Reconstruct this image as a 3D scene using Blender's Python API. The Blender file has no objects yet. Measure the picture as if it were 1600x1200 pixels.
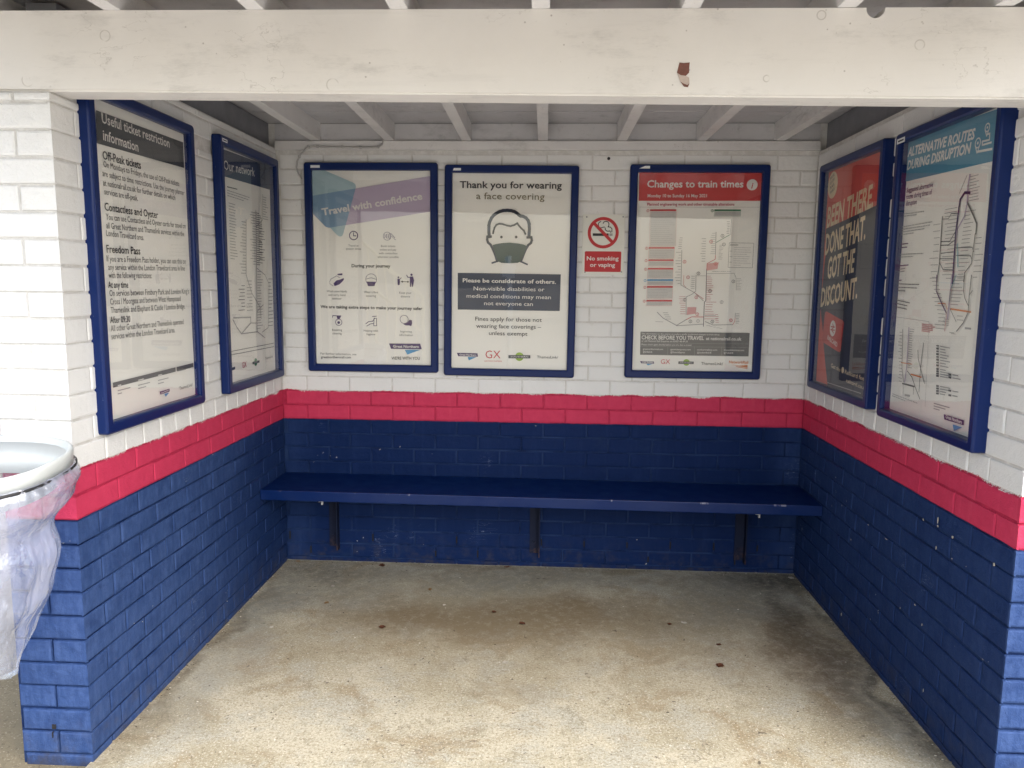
import bpy, bmesh, math, random
from mathutils import Vector, Matrix, noise as mnoise
R = math.radians
S = bpy.context.scene
COL = S.collection
random.seed(7)

# ------------------------------------------------------------------ camera
F_PX = 1188.0
CAM = Vector((1.4005, -3.8826, 1.4815))
YAW, PIT, ROL = -0.0506, -0.1300, 0.0099
FWD = Vector((math.sin(YAW)*math.cos(PIT), math.cos(YAW)*math.cos(PIT), math.sin(PIT)))
_r = Vector((math.cos(YAW), -math.sin(YAW), 0)); _u = _r.cross(FWD)
RGT = math.cos(ROL)*_r + math.sin(ROL)*_u
UPV = -math.sin(ROL)*_r + math.cos(ROL)*_u
cd = bpy.data.cameras.new('camera'); cam = bpy.data.objects.new('camera', cd); COL.objects.link(cam)
cd.sensor_width = 36; cd.lens = 36*F_PX/1600; cd.clip_start = .05; cd.clip_end = 3000
M3 = Matrix((RGT, UPV, -FWD)).transposed()
cam.matrix_world = Matrix.Translation(CAM) @ M3.to_4x4()
S.camera = cam

# ------------------------------------------------------------------ world, sun, exposure
SUN_EL, SUN_AZ = 50, 140            # azimuth clockwise from +y (towards the back wall)
w = bpy.data.worlds.new('World'); S.world = w; w.use_nodes = True
nt = w.node_tree; nt.nodes.clear()
sky = nt.nodes.new('ShaderNodeTexSky'); sky.sky_type = 'NISHITA'; sky.sun_disc = False
sky.sun_elevation = R(SUN_EL); sky.sun_rotation = R(SUN_AZ); sky.dust_density = 4.0; sky.air_density = 1.2
hs = nt.nodes.new('ShaderNodeHueSaturation'); hs.inputs['Saturation'].default_value = .7
bg = nt.nodes.new('ShaderNodeBackground'); bg.inputs['Strength'].default_value = .15
wo = nt.nodes.new('ShaderNodeOutputWorld')
nt.links.new(sky.outputs[0], hs.inputs['Color']); nt.links.new(hs.outputs[0], bg.inputs['Color']); nt.links.new(bg.outputs[0], wo.inputs[0])
sl = bpy.data.lights.new('sun', 'SUN'); so = bpy.data.objects.new('sun', sl); COL.objects.link(so)
sl.energy = 1.0; sl.angle = R(90); sl.color = (1, 1, .99)
sd = Vector((math.sin(R(SUN_AZ))*math.cos(R(SUN_EL)), math.cos(R(SUN_AZ))*math.cos(R(SUN_EL)), math.sin(R(SUN_EL))))
so.rotation_euler = sd.to_track_quat('Z', 'Y').to_euler()
S.view_settings.view_transform = 'Standard'; S.view_settings.look = 'None'
S.view_settings.gamma = 1; S.view_settings.use_curve_mapping = False
S.view_settings.exposure = 1.52

# ------------------------------------------------------------------ dimensions (metres)
W = 2.687           # clear width between the side walls
Z0 = .022           # first brick course
ZR0, ZR1 = .772, .922   # red band
YL, YR = -1.757, -1.80  # fronts of the side walls
TH = .222

def at(u, v, ax, val):
    """where the sight line of photo pixel (u, v) meets the plane ax = val"""
    d = FWD + RGT*((u-800)/F_PX) - UPV*((v-600)/F_PX)
    i = 'xyz'.index(ax); t = (val-CAM[i])/d[i]
    return CAM + d*t

# ------------------------------------------------------------------ materials
class NM:
    def __init__(s, name):
        s.m = bpy.data.materials.new(name); s.m.use_nodes = True
        s.t = s.m.node_tree; s.b = s.t.nodes['Principled BSDF']; s.pos = None
    def n(s, typ, **k):
        x = s.t.nodes.new(typ)
        for a, b in k.items(): setattr(x, a, b)
        return x
    def put(s, sock, v):
        if isinstance(v, bpy.types.NodeSocket): s.t.links.new(v, sock)
        elif v is not None:
            if isinstance(v, (tuple, list)) and len(v) == 3 and sock.type == 'RGBA': v = (*v, 1)
            sock.default_value = v
    def P(s):
        if s.pos is None: s.pos = s.n('ShaderNodeTexCoord').outputs['Object']
        return s.pos
    def math(s, op, a, b=None, c=None, clamp=False):
        x = s.n('ShaderNodeMath', operation=op, use_clamp=clamp)
        s.put(x.inputs[0], a); s.put(x.inputs[1], b); s.put(x.inputs[2], c); return x.outputs[0]
    def vec(s, op, a, b):
        x = s.n('ShaderNodeVectorMath', operation=op); s.put(x.inputs[0], a); s.put(x.inputs[1], b)
        return x.outputs['Value'] if op in ('LENGTH', 'DISTANCE') else x.outputs[0]
    def xyz(s, v=None):
        x = s.n('ShaderNodeSeparateXYZ'); s.put(x.inputs[0], v or s.P()); return x.outputs
    def noise(s, scale, detail=4, rough=.55, vec=None, stretch=None):
        x = s.n('ShaderNodeTexNoise'); v = vec or s.P()
        if stretch: v = s.vec('MULTIPLY', v, stretch)
        s.put(x.inputs['Vector'], v); x.inputs['Scale'].default_value = scale
        x.inputs['Detail'].default_value = detail; x.inputs['Roughness'].default_value = rough
        return x.outputs['Fac']
    def vor(s, scale, out='Distance', vec=None):
        x = s.n('ShaderNodeTexVoronoi'); s.put(x.inputs['Vector'], vec or s.P()); x.inputs['Scale'].default_value = scale
        return x.outputs[out]
    def ramp(s, v, a, b, lo=0., hi=1.):
        x = s.n('ShaderNodeMapRange'); x.interpolation_type = 'SMOOTHSTEP'
        for i, q in enumerate((v, a, b, lo, hi)): s.put(x.inputs[i], q)
        return x.outputs[0]
    def mix(s, f, a, b):
        x = s.n('ShaderNodeMix', data_type='RGBA')
        s.put(x.inputs[0], f); s.put(x.inputs[6], a); s.put(x.inputs[7], b); return x.outputs[2]
    def bump(s, h, strength=.3, dist=.002, prev=None):
        x = s.n('ShaderNodeBump'); s.put(x.inputs['Strength'], strength); x.inputs['Distance'].default_value = dist
        s.put(x.inputs['Height'], h)
        if prev: s.put(x.inputs['Normal'], prev)
        return x.outputs[0]
    def fin(s, col=None, rough=None, normal=None, **k):
        s.put(s.b.inputs['Base Color'], col); s.put(s.b.inputs['Roughness'], rough)
        if normal: s.put(s.b.inputs['Normal'], normal)
        for a, b in k.items(): s.put(s.b.inputs[a.replace('_', ' ')], b)
        return s.m

def plain(name, c, rough=.5, var=.08, scale=30, bump=.05, **k):
    m = NM(name); f = m.noise(scale, 3)
    col = m.mix(f, tuple(x*(1-var) for x in c), tuple(min(1, x*(1+var)) for x in c))
    return m.fin(col, rough, m.bump(m.noise(scale*6, 3), bump, .001) if bump else None, **k)

def m_brick(dirty=False):
    m = NM('painted_mortar' if dirty else 'painted_brick'); x, y, z = m.xyz()[:3]
    wob = m.math('ADD', m.math('MULTIPLY', m.math('SUBTRACT', m.noise(170, 3, .7), .5), .03),
                 m.math('MULTIPLY', m.math('SUBTRACT', m.noise(7, 3), .5), .034))
    zt = m.math('ADD', z, wob)
    zb = m.math('ADD', z, m.math('MULTIPLY', m.math('SUBTRACT', m.noise(14, 3), .5), .007))
    n1 = m.noise(3.2, 5); n2 = m.noise(28, 4)
    streak = m.noise(22, 4, .6, stretch=(1, 1, .12))
    white = m.mix(n1, (.735, .735, .725), (.80, .80, .79))
    white = m.mix(m.ramp(m.noise(12, 6, .7), .60, .78, 0, .35), white, (.50, .47, .42))
    white = m.mix(m.ramp(m.vor(26), .05, .03, 0, .5), white, (.42, .38, .33))
    red = m.mix(n2, (.49, .033, .085), (.61, .055, .122))
    red = m.mix(m.ramp(streak, .56, .75, 0, .35), red, (.66, .09, .15))
    blue = m.mix(n1, (.003, .014, .066), (.0052, .020, .086))
    blue = m.mix(m.ramp(streak, .50, .72, 0, .5), blue, (.012, .030, .102))
    scuff = m.ramp(m.noise(5, 6, .75, stretch=(1, 1, 1.6)), .56, .74, 0, .40)
    blue = m.mix(scuff, blue, (.020, .040, .090))
    # paler blue on side walls and wall ends: brighter light painted in, with chalky streaks
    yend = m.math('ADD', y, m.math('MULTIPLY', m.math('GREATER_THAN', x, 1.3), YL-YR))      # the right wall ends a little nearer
    lit_mask = m.math('MAXIMUM', m.ramp(yend, YL+.0005, YL-.001), m.math('MULTIPLY', m.ramp(x, .2, .05), m.math('ADD', .25, m.ramp(m.math('ADD', y, m.math('MULTIPLY', m.math('SUBTRACT', n1, .5), .9)), -.25, -1.15, 0, .75))))
    lit_mask = m.math('MAXIMUM', lit_mask, m.math('MULTIPLY', m.ramp(x, W-.2, W-.05), .38))
    lit_chalk = m.mix(m.ramp(m.noise(46, 5, .7, stretch=(1, 1, .25)), .36, .66), (.032, .066, .185), (.050, .092, .232))
    blue = m.mix(m.math('MULTIPLY', lit_mask, m.ramp(m.noise(13, 5, .7), .25, .6, .55, .95)), blue, lit_chalk)
    # splash dirt over the lowest courses
    dirt = m.math('MULTIPLY', m.ramp(z, .20, .0), m.ramp(m.noise(17, 5, .65), .44, .72, 0, .38))
    blue = m.mix(dirt, blue, (.075, .068, .055))
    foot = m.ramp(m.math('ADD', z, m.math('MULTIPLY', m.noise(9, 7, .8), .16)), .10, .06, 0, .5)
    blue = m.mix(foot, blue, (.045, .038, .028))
    # thin pale scratches and paint flecks
    sc = m.noise(34, 2, .5, stretch=(.35, .35, 1.6))
    line = m.math('MULTIPLY', m.ramp(m.math('ABSOLUTE', m.math('SUBTRACT', sc, .5)), .006, .002), m.ramp(m.noise(3.1, 3), .60, .68))
    blue = m.mix(m.math('MULTIPLY', line, .5), blue, (.24, .30, .42))
    fl = m.math('MULTIPLY', m.ramp(m.vor(24, vec=m.vec('ADD', m.P(), m.vec('MULTIPLY', m.noise(60, 3), (.03, .03, .03)))), .10, .06), m.ramp(m.noise(4.5, 3), .60, .64))
    fl = m.math('MULTIPLY', fl, m.ramp(m.noise(190, 2), .40, .50))
    blue = m.mix(fl, blue, (.55, .55, .52))
    if dirty:                                   # grime that has settled in the joints
        g = m.ramp(m.noise(21, 5, .7), .25, .6)
        white = m.mix(g, (.76, .75, .735), (.60, .585, .56)); red = m.mix(g, (.54, .04, .10), (.38, .025, .065)); blue = m.mix(m.ramp(m.noise(6, 4), .4, .6), m.mix(g, (.016, .038, .12), (.0035, .013, .055)), m.mix(g, (.010, .028, .10), (.020, .042, .115)))
    col = m.mix(m.math('GREATER_THAN', zb, ZR0), blue, red)
    col = m.mix(m.math('GREATER_THAN', zt, ZR1), col, white)
    rough = m.math('ADD', .42, m.math('MULTIPLY', m.noise(15, 4), .3))
    nb = m.bump(m.noise(48, 6, .65), m.math('ADD', .55, m.math('MULTIPLY', m.ramp(yend, YL+.0005, YL-.001), .45)), .006)
    nb = m.bump(m.noise(230, 4, .7), .55, .002, nb)
    return m.fin(col, rough, nb, Specular_IOR_Level=.10)

def m_timber(name, c1, c2, stain=.35, grain=(.06, 1, 1), rings=()):
    m = NM(name)
    g = m.noise(38, 6, .65, stretch=grain); n = m.noise(3.5, 6, .65)
    col = m.mix(n, c1, c2)
    col = m.mix(m.ramp(m.noise(9, 7, .75, stretch=(grain[0]*4 if grain[0] < 1 else 1, 1 if grain[1] >= 1 else grain[1]*4, 1)), .55, .80, 0, stain), col, tuple(x*.5 for x in c1))
    col = m.mix(m.ramp(m.noise(2.3, 7, .8, stretch=(.7 if grain[0] < 1 else 1, 1, 2.2)), .50, .68, 0, .42), col, tuple(x*.62 for x in c1))
    col = m.mix(m.math('MULTIPLY', m.ramp(g, .56, .70), .07), col, tuple(x*.45 for x in c1))
    spk = m.math('MULTIPLY', m.ramp(m.vor(30), .10, .05), m.ramp(m.noise(4.3, 3), .48, .62))
    col = m.mix(m.math('MULTIPLY', spk, .55), col, (.20, .17, .14))
    crack = m.math('MULTIPLY', m.ramp(m.math('ABSOLUTE', m.math('SUBTRACT', m.noise(13, 4, .6, stretch=(.6 if grain[0] < 1 else 1, 1, 1)), .5)), .006, .001), m.ramp(m.noise(2.7, 2), .56, .66))
    col = m.mix(m.math('MULTIPLY', crack, .3), col, (.22, .19, .15))
    h = m.math('ADD', g, m.math('MULTIPLY', crack, -2.))
    if rings:
        x, y, z = m.xyz()[:3]
        tot = None
        for (cx, cz, r) in rings:
            cb = m.n('ShaderNodeCombineXYZ'); m.put(cb.inputs[0], x); m.put(cb.inputs[2], z)
            d = m.vec('DISTANCE', cb.outputs[0], (cx, 0, cz))
            k = m.ramp(m.math('ABSOLUTE', m.math('SUBTRACT', d, r)), .0022, .0006)
            tot = k if tot is None else m.math('MAXIMUM', tot, k)
        tot = m.math('MULTIPLY', tot, m.ramp(m.noise(19, 2), .40, .52))
        col = m.mix(m.math('MULTIPLY', tot, .34), col, (.25, .21, .17))
        h = m.math('ADD', h, m.math('MULTIPLY', tot, -1.5))
    nb = m.bump(h, .22, .002); nb = m.bump(m.noise(120, 4), .15, .0012, nb)
    return m.fin(col, .6, nb)

def m_concrete():
    m = NM('stained_concrete'); x, y, z = m.xyz()[:3]
    P = m.P(); wv = m.n('ShaderNodeTexNoise'); m.put(wv.inputs['Vector'], P); wv.inputs['Scale'].default_value = 3.2; wv.inputs['Detail'].default_value = 5
    wv2 = m.n('ShaderNodeTexNoise'); m.put(wv2.inputs['Vector'], P); wv2.inputs['Scale'].default_value = 90.
    wp = m.vec('ADD', P, m.vec('MULTIPLY', m.vec('SUBTRACT', wv.outputs['Color'], (.5, .5, .5)), (.42, .42, 0)))
    col = m.mix(m.ramp(m.noise(1.7, 7, .7, vec=wp), .40, .60), (.40, .355, .245), (.56, .515, .39))
    col = m.mix(m.ramp(m.noise(4.6, 7, .75), .46, .60, 0, .8), col, (.46, .445, .37))
    col = m.mix(m.ramp(m.noise(3.1, 7, .75, vec=wp, stretch=(1, 1.3, 1)), .50, .64, 0, .75), col, (.31, .235, .13))
    col = m.mix(m.ramp(m.noise(8.3, 6, .8), .53, .66, 0, .6), col, (.25, .215, .14))
    grit = m.noise(105, 6, .85)
    col = m.mix(m.ramp(grit, .47, .64, 0, .9), col, (.20, .165, .10))
    col = m.mix(m.ramp(m.noise(38, 6, .8), .53, .70, 0, .55), col, (.26, .22, .145))
    col = m.mix(m.ramp(m.noise(140, 4, .75), .545, .64, 0, .9), col, (.74, .70, .58))
    for sc_, r0, r1, cc, am in ((34, .17, .09, (.085, .065, .045), .85), (47, .15, .08, (.80, .76, .66), .9), (26, .11, .06, (.10, .075, .045), .8)):
        pv = m.vec('ADD', P, m.vec('MULTIPLY', m.vec('SUBTRACT', wv2.outputs['Color'], (.5, .5, .5)), (.03, .03, 0)))
        pk = m.math('MULTIPLY', m.ramp(m.vor(sc_, vec=pv), r0, r1), m.ramp(m.noise(sc_*.8, 2), .50, .56))
        col = m.mix(m.math('MULTIPLY', pk, am), col, cc)
    peb = m.math('MULTIPLY', m.ramp(m.vor(75), .16, .08), m.ramp(m.noise(60, 2), .50, .56))
    col = m.mix(m.math('MULTIPLY', peb, .75), col, (.105, .085, .06))
    crk = m.math('MULTIPLY', m.ramp(m.math('ABSOLUTE', m.math('SUBTRACT', m.noise(1.9, 5, .6), .5)), .0035, .0008), m.ramp(m.noise(1.3, 2), .50, .58))
    col = m.mix(m.math('MULTIPLY', crk, .5), col, (.16, .13, .09))
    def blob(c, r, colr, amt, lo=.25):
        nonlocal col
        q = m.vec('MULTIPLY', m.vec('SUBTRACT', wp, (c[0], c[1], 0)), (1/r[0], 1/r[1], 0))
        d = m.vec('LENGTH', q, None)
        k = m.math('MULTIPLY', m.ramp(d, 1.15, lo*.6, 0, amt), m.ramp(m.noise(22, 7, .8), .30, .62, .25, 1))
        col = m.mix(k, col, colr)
    brown, grey, dark = (.135, .09, .045), (.215, .205, .165), (.065, .058, .045)
    blob((.86, -.64), (.46, .26), brown, .95); blob((1.40, -.64), (.58, .30), brown, .95); blob((1.15, -.60), (.9, .34), (.20, .15, .085), .7)
    blob((1.2, -.85), (1.3, .5), (.27, .215, .125), .5); blob((.9, -.30), (1.0, .25), (.30, .27, .19), .6); blob((2.2, -.8), (.7, .5), (.27, .22, .14), .55)
    blob((1.95, -.52), (.45, .25), (.20, .16, .10), .6); blob((.35, -.42), (.42, .30), grey, .6)
    blob((1.4, -.16), (1.6, .24), grey, .75); blob((.22, -.16), (.40, .18), dark, .45)
    blob((2.36, -.40), (.42, .42), grey, .75)
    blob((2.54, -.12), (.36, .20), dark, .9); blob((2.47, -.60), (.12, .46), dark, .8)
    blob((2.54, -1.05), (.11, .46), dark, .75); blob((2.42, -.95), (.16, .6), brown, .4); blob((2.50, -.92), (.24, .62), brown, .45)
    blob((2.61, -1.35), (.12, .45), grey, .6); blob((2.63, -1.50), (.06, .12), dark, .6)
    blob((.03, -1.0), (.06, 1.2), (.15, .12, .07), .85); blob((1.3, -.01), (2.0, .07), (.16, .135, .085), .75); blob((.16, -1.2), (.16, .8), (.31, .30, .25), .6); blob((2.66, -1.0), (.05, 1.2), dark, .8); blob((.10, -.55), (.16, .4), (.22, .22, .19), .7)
    blob((1.25, -1.28), (.16, .12), (.26, .21, .13), .5)
    spot = m.math('MULTIPLY', m.ramp(m.vor(13, vec=wp), .085, .055), m.ramp(m.noise(5, 2), .47, .53))
    col = m.mix(m.math('MULTIPLY', spot, .8), col, (.06, .04, .028))
    # crumbs of pale mortar along the foot of the back wall
    col = m.mix(m.math('MULTIPLY', m.ramp(m.math('ADD', y, m.math('MULTIPLY', m.noise(40, 3), .03)), -.004, .008), .6), col, (.52, .50, .42))
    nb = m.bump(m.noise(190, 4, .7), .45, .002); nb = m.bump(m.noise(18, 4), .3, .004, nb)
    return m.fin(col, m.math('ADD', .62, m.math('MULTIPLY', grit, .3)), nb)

def m_ground():
    m = NM('gravelly_tarmac')
    col = m.mix(m.noise(5, 5, .7), (.15, .118, .07), (.24, .20, .125))
    col = m.mix(m.ramp(m.vor(85, 'Distance'), .30, .12, 0, .7), col, (.36, .31, .22))
    col = m.mix(m.ramp(m.noise(60, 4, .7), .55, .70, 0, .8), col, (.07, .055, .032))
    return m.fin(col, .85, m.bump(m.noise(90, 5, .7), .8, .006))

def m_frame():
    m = NM('navy_powder_coat')
    col = m.mix(m.noise(6, 3), (.002, .014, .088), (.004, .019, .108))
    col = m.mix(m.ramp(m.noise(140, 2), .74, .78, 0, .5), col, (.30, .32, .38))
    return m.fin(col, m.math('ADD', .26, m.math('MULTIPLY', m.noise(40, 3), .12)), m.bump(m.noise(300, 3), .05, .0005), Specular_IOR_Level=.28)

def m_bench():
    m = NM('navy_gloss_timber'); x, y, z = m.xyz()[:3]
    col = m.mix(m.noise(5, 4, stretch=(.2, 1, 1)), (.0006, .012, .078), (.0016, .018, .100))
    edge = m.math('MULTIPLY', m.ramp(y, -.352, -.366), m.ramp(m.noise(9, 5, .7, stretch=(.5, 1, 1)), .42, .58))
    col = m.mix(m.math('MULTIPLY', edge, .35), col, (.016, .032, .110))
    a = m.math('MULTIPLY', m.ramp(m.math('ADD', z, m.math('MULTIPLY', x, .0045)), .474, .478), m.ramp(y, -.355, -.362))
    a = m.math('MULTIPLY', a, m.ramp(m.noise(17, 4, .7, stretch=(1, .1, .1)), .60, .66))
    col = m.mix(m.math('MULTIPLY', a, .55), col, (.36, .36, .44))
    nb = m.bump(m.noise(30, 5, .6, stretch=(.08, 1, 1)), .2, .0015)
    return m.fin(col, m.math('ADD', .22, m.math('MULTIPLY', m.noise(12, 4), .3)), nb, Specular_IOR_Level=.22)

def m_bracket():
    m = NM('rusty_angle_iron')
    z = m.xyz()[2]
    col = m.mix(m.noise(20, 4), (.004, .008, .03), (.010, .015, .035))
    r = m.math('MULTIPLY', m.ramp(z, .16, .05), m.ramp(m.noise(33, 5, .7), .45, .7, 0, .55))
    col = m.mix(r, col, (.16, .085, .05))
    return m.fin(col, .6, m.bump(m.noise(120, 4), .4, .001), Specular_IOR_Level=.2)

def m_glass():
    m = NM('pane_glass'); t = m.t; t.nodes.remove(m.b); out = [n for n in t.nodes if n.type == 'OUTPUT_MATERIAL'][0]
    lw = m.n('ShaderNodeLayerWeight'); lw.inputs['Blend'].default_value = .5
    f = m.math('ADD', .085, m.math('MULTIPLY', m.math('POWER', lw.outputs['Facing'], 5.), .92))
    tr = m.n('ShaderNodeBsdfTransparent'); tr.inputs[0].default_value = (.99, .995, .99, 1)
    gl = m.n('ShaderNodeBsdfGlossy'); gl.inputs['Roughness'].default_value = .015
    m.put(gl.inputs['Normal'], m.bump(m.noise(2.2, 2), .12, .01))
    mx = m.n('ShaderNodeMixShader'); m.put(mx.inputs[0], f); t.links.new(tr.outputs[0], mx.inputs[1]); t.links.new(gl.outputs[0], mx.inputs[2])
    t.links.new(mx.outputs[0], out.inputs[0]); return m.m

def m_bag():
    m = NM('clear_polythene'); t = m.t; t.nodes.remove(m.b); out = [n for n in t.nodes if n.type == 'OUTPUT_MATERIAL'][0]
    lw = m.n('ShaderNodeLayerWeight'); lw.inputs['Blend'].default_value = .5
    cr = m.math('ABSOLUTE', m.math('SUBTRACT', m.noise(7, 3, .5, stretch=(1, 1, .35)), .5))
    cr2 = m.math('ABSOLUTE', m.math('SUBTRACT', m.noise(19, 3, .5, stretch=(1, 1, .6)), .5))
    nb = m.bump(m.math('ADD', cr, m.math('MULTIPLY', cr2, .35)), .9, .05)
    f = m.math('ADD', .10, m.math('MULTIPLY', m.math('POWER', lw.outputs['Facing'], 3.), .8))
    tr = m.n('ShaderNodeBsdfTransparent'); tr.inputs[0].default_value = (.93, .95, .985, 1)
    gl = m.n('ShaderNodeBsdfGlossy'); gl.inputs['Roughness'].default_value = .07; m.put(gl.inputs['Normal'], nb)
    df = m.n('ShaderNodeBsdfDiffuse'); df.inputs[0].default_value = (.72, .76, .95, 1); m.put(df.inputs['Normal'], nb)
    tl = m.n('ShaderNodeBsdfTranslucent'); tl.inputs[0].default_value = (.64, .70, .95, 1)
    md = m.n('ShaderNodeMixShader'); md.inputs[0].default_value = .4; t.links.new(df.outputs[0], md.inputs[1]); t.links.new(tl.outputs[0], md.inputs[2])
    m1 = m.n('ShaderNodeMixShader'); m.put(m1.inputs[0], m.ramp(m.noise(6, 4, .55, stretch=(1, 1, .3)), .35, .65, .12, .46))
    t.links.new(tr.outputs[0], m1.inputs[1]); t.links.new(md.outputs[0], m1.inputs[2])
    mx = m.n('ShaderNodeMixShader'); m.put(mx.inputs[0], f); t.links.new(m1.outputs[0], mx.inputs[1]); t.links.new(gl.outputs[0], mx.inputs[2])
    t.links.new(mx.outputs[0], out.inputs[0]); return m.m

def m_paper():
    m = NM('poster_paper')
    col = m.mix(m.noise(1.6, 3), (.83, .81, .76), (.88, .865, .82))
    return m.fin(col, .6, m.bump(m.noise(5, 3), .25, .01))

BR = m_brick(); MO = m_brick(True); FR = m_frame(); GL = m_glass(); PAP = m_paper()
BEAM = m_timber('flaking_cream_timber', (.655, .63, .59), (.77, .75, .715), .5,
                rings=((.17, 2.145, .014), (-.06, 2.03, .016), (.80, 2.012, .016), (2.08, 2.175, .011), (2.33, 2.10, .012), (1.95, 2.02, .008)))
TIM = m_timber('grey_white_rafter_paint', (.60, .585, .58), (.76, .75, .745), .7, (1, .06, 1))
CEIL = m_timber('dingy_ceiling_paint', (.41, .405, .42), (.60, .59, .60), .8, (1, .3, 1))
CONC = m_concrete(); GRD = m_ground(); BEN = m_bench(); IRON = m_bracket(); BAG = m_bag()
SLATE = plain('slate_grey_board_paint', (.20, .205, .225), .7, .25, 14, .3)
DARK = plain('dark_gap', (.01, .01, .012), .9)
FELT = plain('roof_felt', (.05, .05, .05), .9)
BARE = plain('bare_red_brown_timber', (.16, .065, .048), .8, .4, 60, .6)
BARE2 = plain('bare_grey_undercoat', (.48, .40, .35), .8, .2, 60, .6)
RIMW = plain('white_plastic', (.53, .56, .555), .35, .05, 12)
RUB = plain('black_elastic', (.012, .012, .014), .5)
STICK = plain('white_sticker', (.80, .81, .82), .5, .03)
CABLE = plain('painted_cable', (.43, .42, .41), .5)
LEAF = [plain('dead_leaf_brown', (.17, .062, .03), .7, .4, 90), plain('dead_leaf_tan', (.34, .2, .085), .7, .3, 90), plain('pale_litter', (.66, .62, .54), .7, .1, 90)]
SIGNW = plain('sign_white_plastic', (.72, .72, .67), .35, .02)
INK = {}
def ink(name, c, rough=.55):
    if name not in INK: INK[name] = plain('ink_'+name, c, rough, .03, 20, 0)
    return INK[name]
ink('black', (.012, .011, .015)); ink('grey', (.11, .105, .11)); ink('midgrey', (.24, .235, .24)); ink('lightgrey', (.34, .33, .33)); ink('glare_olive', (.19, .165, .09))
ink('white', (.74, .72, .69)); ink('slate', (.010, .026, .068)); ink('charcoal', (.055, .06, .068)); ink('navy', (.016, .032, .085))
ink('purple', (.062, .03, .13)); ink('deep_purple', (.10, .02, .12)); ink('lilac', (.47, .39, .52)); ink('teal', (.38, .52, .57)); ink('blend', (.20, .32, .46))
ink('blue', (.07, .30, .56)); ink('red', (.56, .035, .045)); ink('coral', (.60, .075, .055)); ink('header_red', (.56, .05, .05)); ink('crimson', (.44, .03, .08))
ink('green', (.035, .20, .09)); ink('lime', (.26, .43, .04)); ink('mask', (.006, .050, .046)); ink('cream', (.74, .61, .40)); ink('sky_blue', (.085, .27, .40)); ink('card_red', (.50, .045, .04))
ink('pink', (.66, .33, .33)); ink('orange', (.66, .22, .06)); ink('softblack', (.075, .072, .075)); ink('midnight', (.010, .018, .045)); ink('cyan', (.2, .45, .5)); ink('sign_red', (.50, .022, .03)); ink('boxgrey', (.125, .125, .125)); ink('tint', (.56, .545, .53))

# ------------------------------------------------------------------ builders
def obj(name, bm, mats, parent=None, smooth=False, recalc=True):
    if recalc: bmesh.ops.recalc_face_normals(bm, faces=bm.faces)
    me = bpy.data.meshes.new(name); bm.to_mesh(me); bm.free()
    for m in (mats if isinstance(mats, (list, tuple)) else [mats]): me.materials.append(m)
    if smooth:
        for p in me.polygons: p.use_smooth = True
    o = bpy.data.objects.new(name, me); COL.objects.link(o)
    if parent: o.parent = parent
    return o
def tag(o, label, cat, group=None, kind=None):
    if label: o['label'] = label
    if cat: o['category'] = cat
    if group: o['group'] = group
    if kind: o['kind'] = kind
    return o
def thing(name, label, cat, loc=(0, 0, 0), group=None):
    o = bpy.data.objects.new(name, None); COL.objects.link(o); o.location = loc; o.empty_display_size = .1
    # parts are modelled in world coordinates: parents keep an identity transform
    return tag(o, label, cat, group)
def box(bm, a, b, mi=0, bevel=0, skew=None):
    g = bmesh.ops.create_cube(bm, size=1)
    for v in g['verts']:
        v.co = Vector((a[i] + (v.co[i]+.5)*(b[i]-a[i]) for i in range(3)))
    fs = {f for v in g['verts'] for f in v.link_faces}
    for f in fs: f.material_index = mi
    if bevel:
        es = list({e for v in g['verts'] for e in v.link_edges})
        r = bmesh.ops.bevel(bm, geom=es, offset=bevel, segments=2, affect='EDGES', profile=.6)
        for f in r['faces']: f.material_index = mi
def tube(bm, pts, r, n=8, mi=0, caps=True):
    pts = [Vector(p) for p in pts]; rings = []
    for i, p in enumerate(pts):
        d = (pts[min(i+1, len(pts)-1)]-pts[max(i-1, 0)]).normalized()
        a = d.orthogonal().normalized() if i == 0 else (ax - d*ax.dot(d)).normalized()
        ax = a; b = d.cross(a); rr = r[i] if isinstance(r, (list, tuple)) else r
        rings.append([bm.verts.new(p + (a*math.cos(2*math.pi*k/n) + b*math.sin(2*math.pi*k/n))*rr) for k in range(n)])
    for i in range(len(rings)-1):
        for k in range(n):
            f = bm.faces.new((rings[i][k], rings[i][(k+1) % n], rings[i+1][(k+1) % n], rings[i+1][k])); f.material_index = mi
    if caps:
        bm.faces.new(rings[0][::-1]).material_index = mi; bm.faces.new(rings[-1]).material_index = mi

def brick(bm, O, U, V, N, u0, u1, v0, v1, d, l=1, r=1):
    g, ins = .0030, .0048
    u0 += g*l; u1 -= g*r; v0 += g; v1 -= g
    j = lambda s=.0009: random.uniform(-s, s)
    base = [(u0, v0), (u1, v0), (u1, v1), (u0, v1)]
    mid = [(u0+ins*.35*l, v0+ins*.35), (u1-ins*.35*r, v0+ins*.35), (u1-ins*.35*r, v1-ins*.35), (u0+ins*.35*l, v1-ins*.35)]
    top = [(u0+(ins*1.3+j())*l, v0+ins*1.3+j()), (u1-(ins*1.3+j())*r, v0+ins*1.3+j()), (u1-(ins*1.3+j())*r, v1-ins*1.3+j()), (u0+(ins*1.3+j())*l, v1-ins*1.3+j())]
    L = []
    for ring, h in ((base, -.001), (mid, d*.72), (top, d)):
        L.append([bm.verts.new(O + U*a + V*b + N*(h + (j(.0004) if l and r and h == d else 0))) for a, b in ring])
    for a, b in ((0, 1), (1, 2)):
        for k in range(4):
            bm.faces.new((L[a][k], L[a][(k+1) % 4], L[b][(k+1) % 4], L[b][k]))
    bm.faces.new(L[2])

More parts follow.
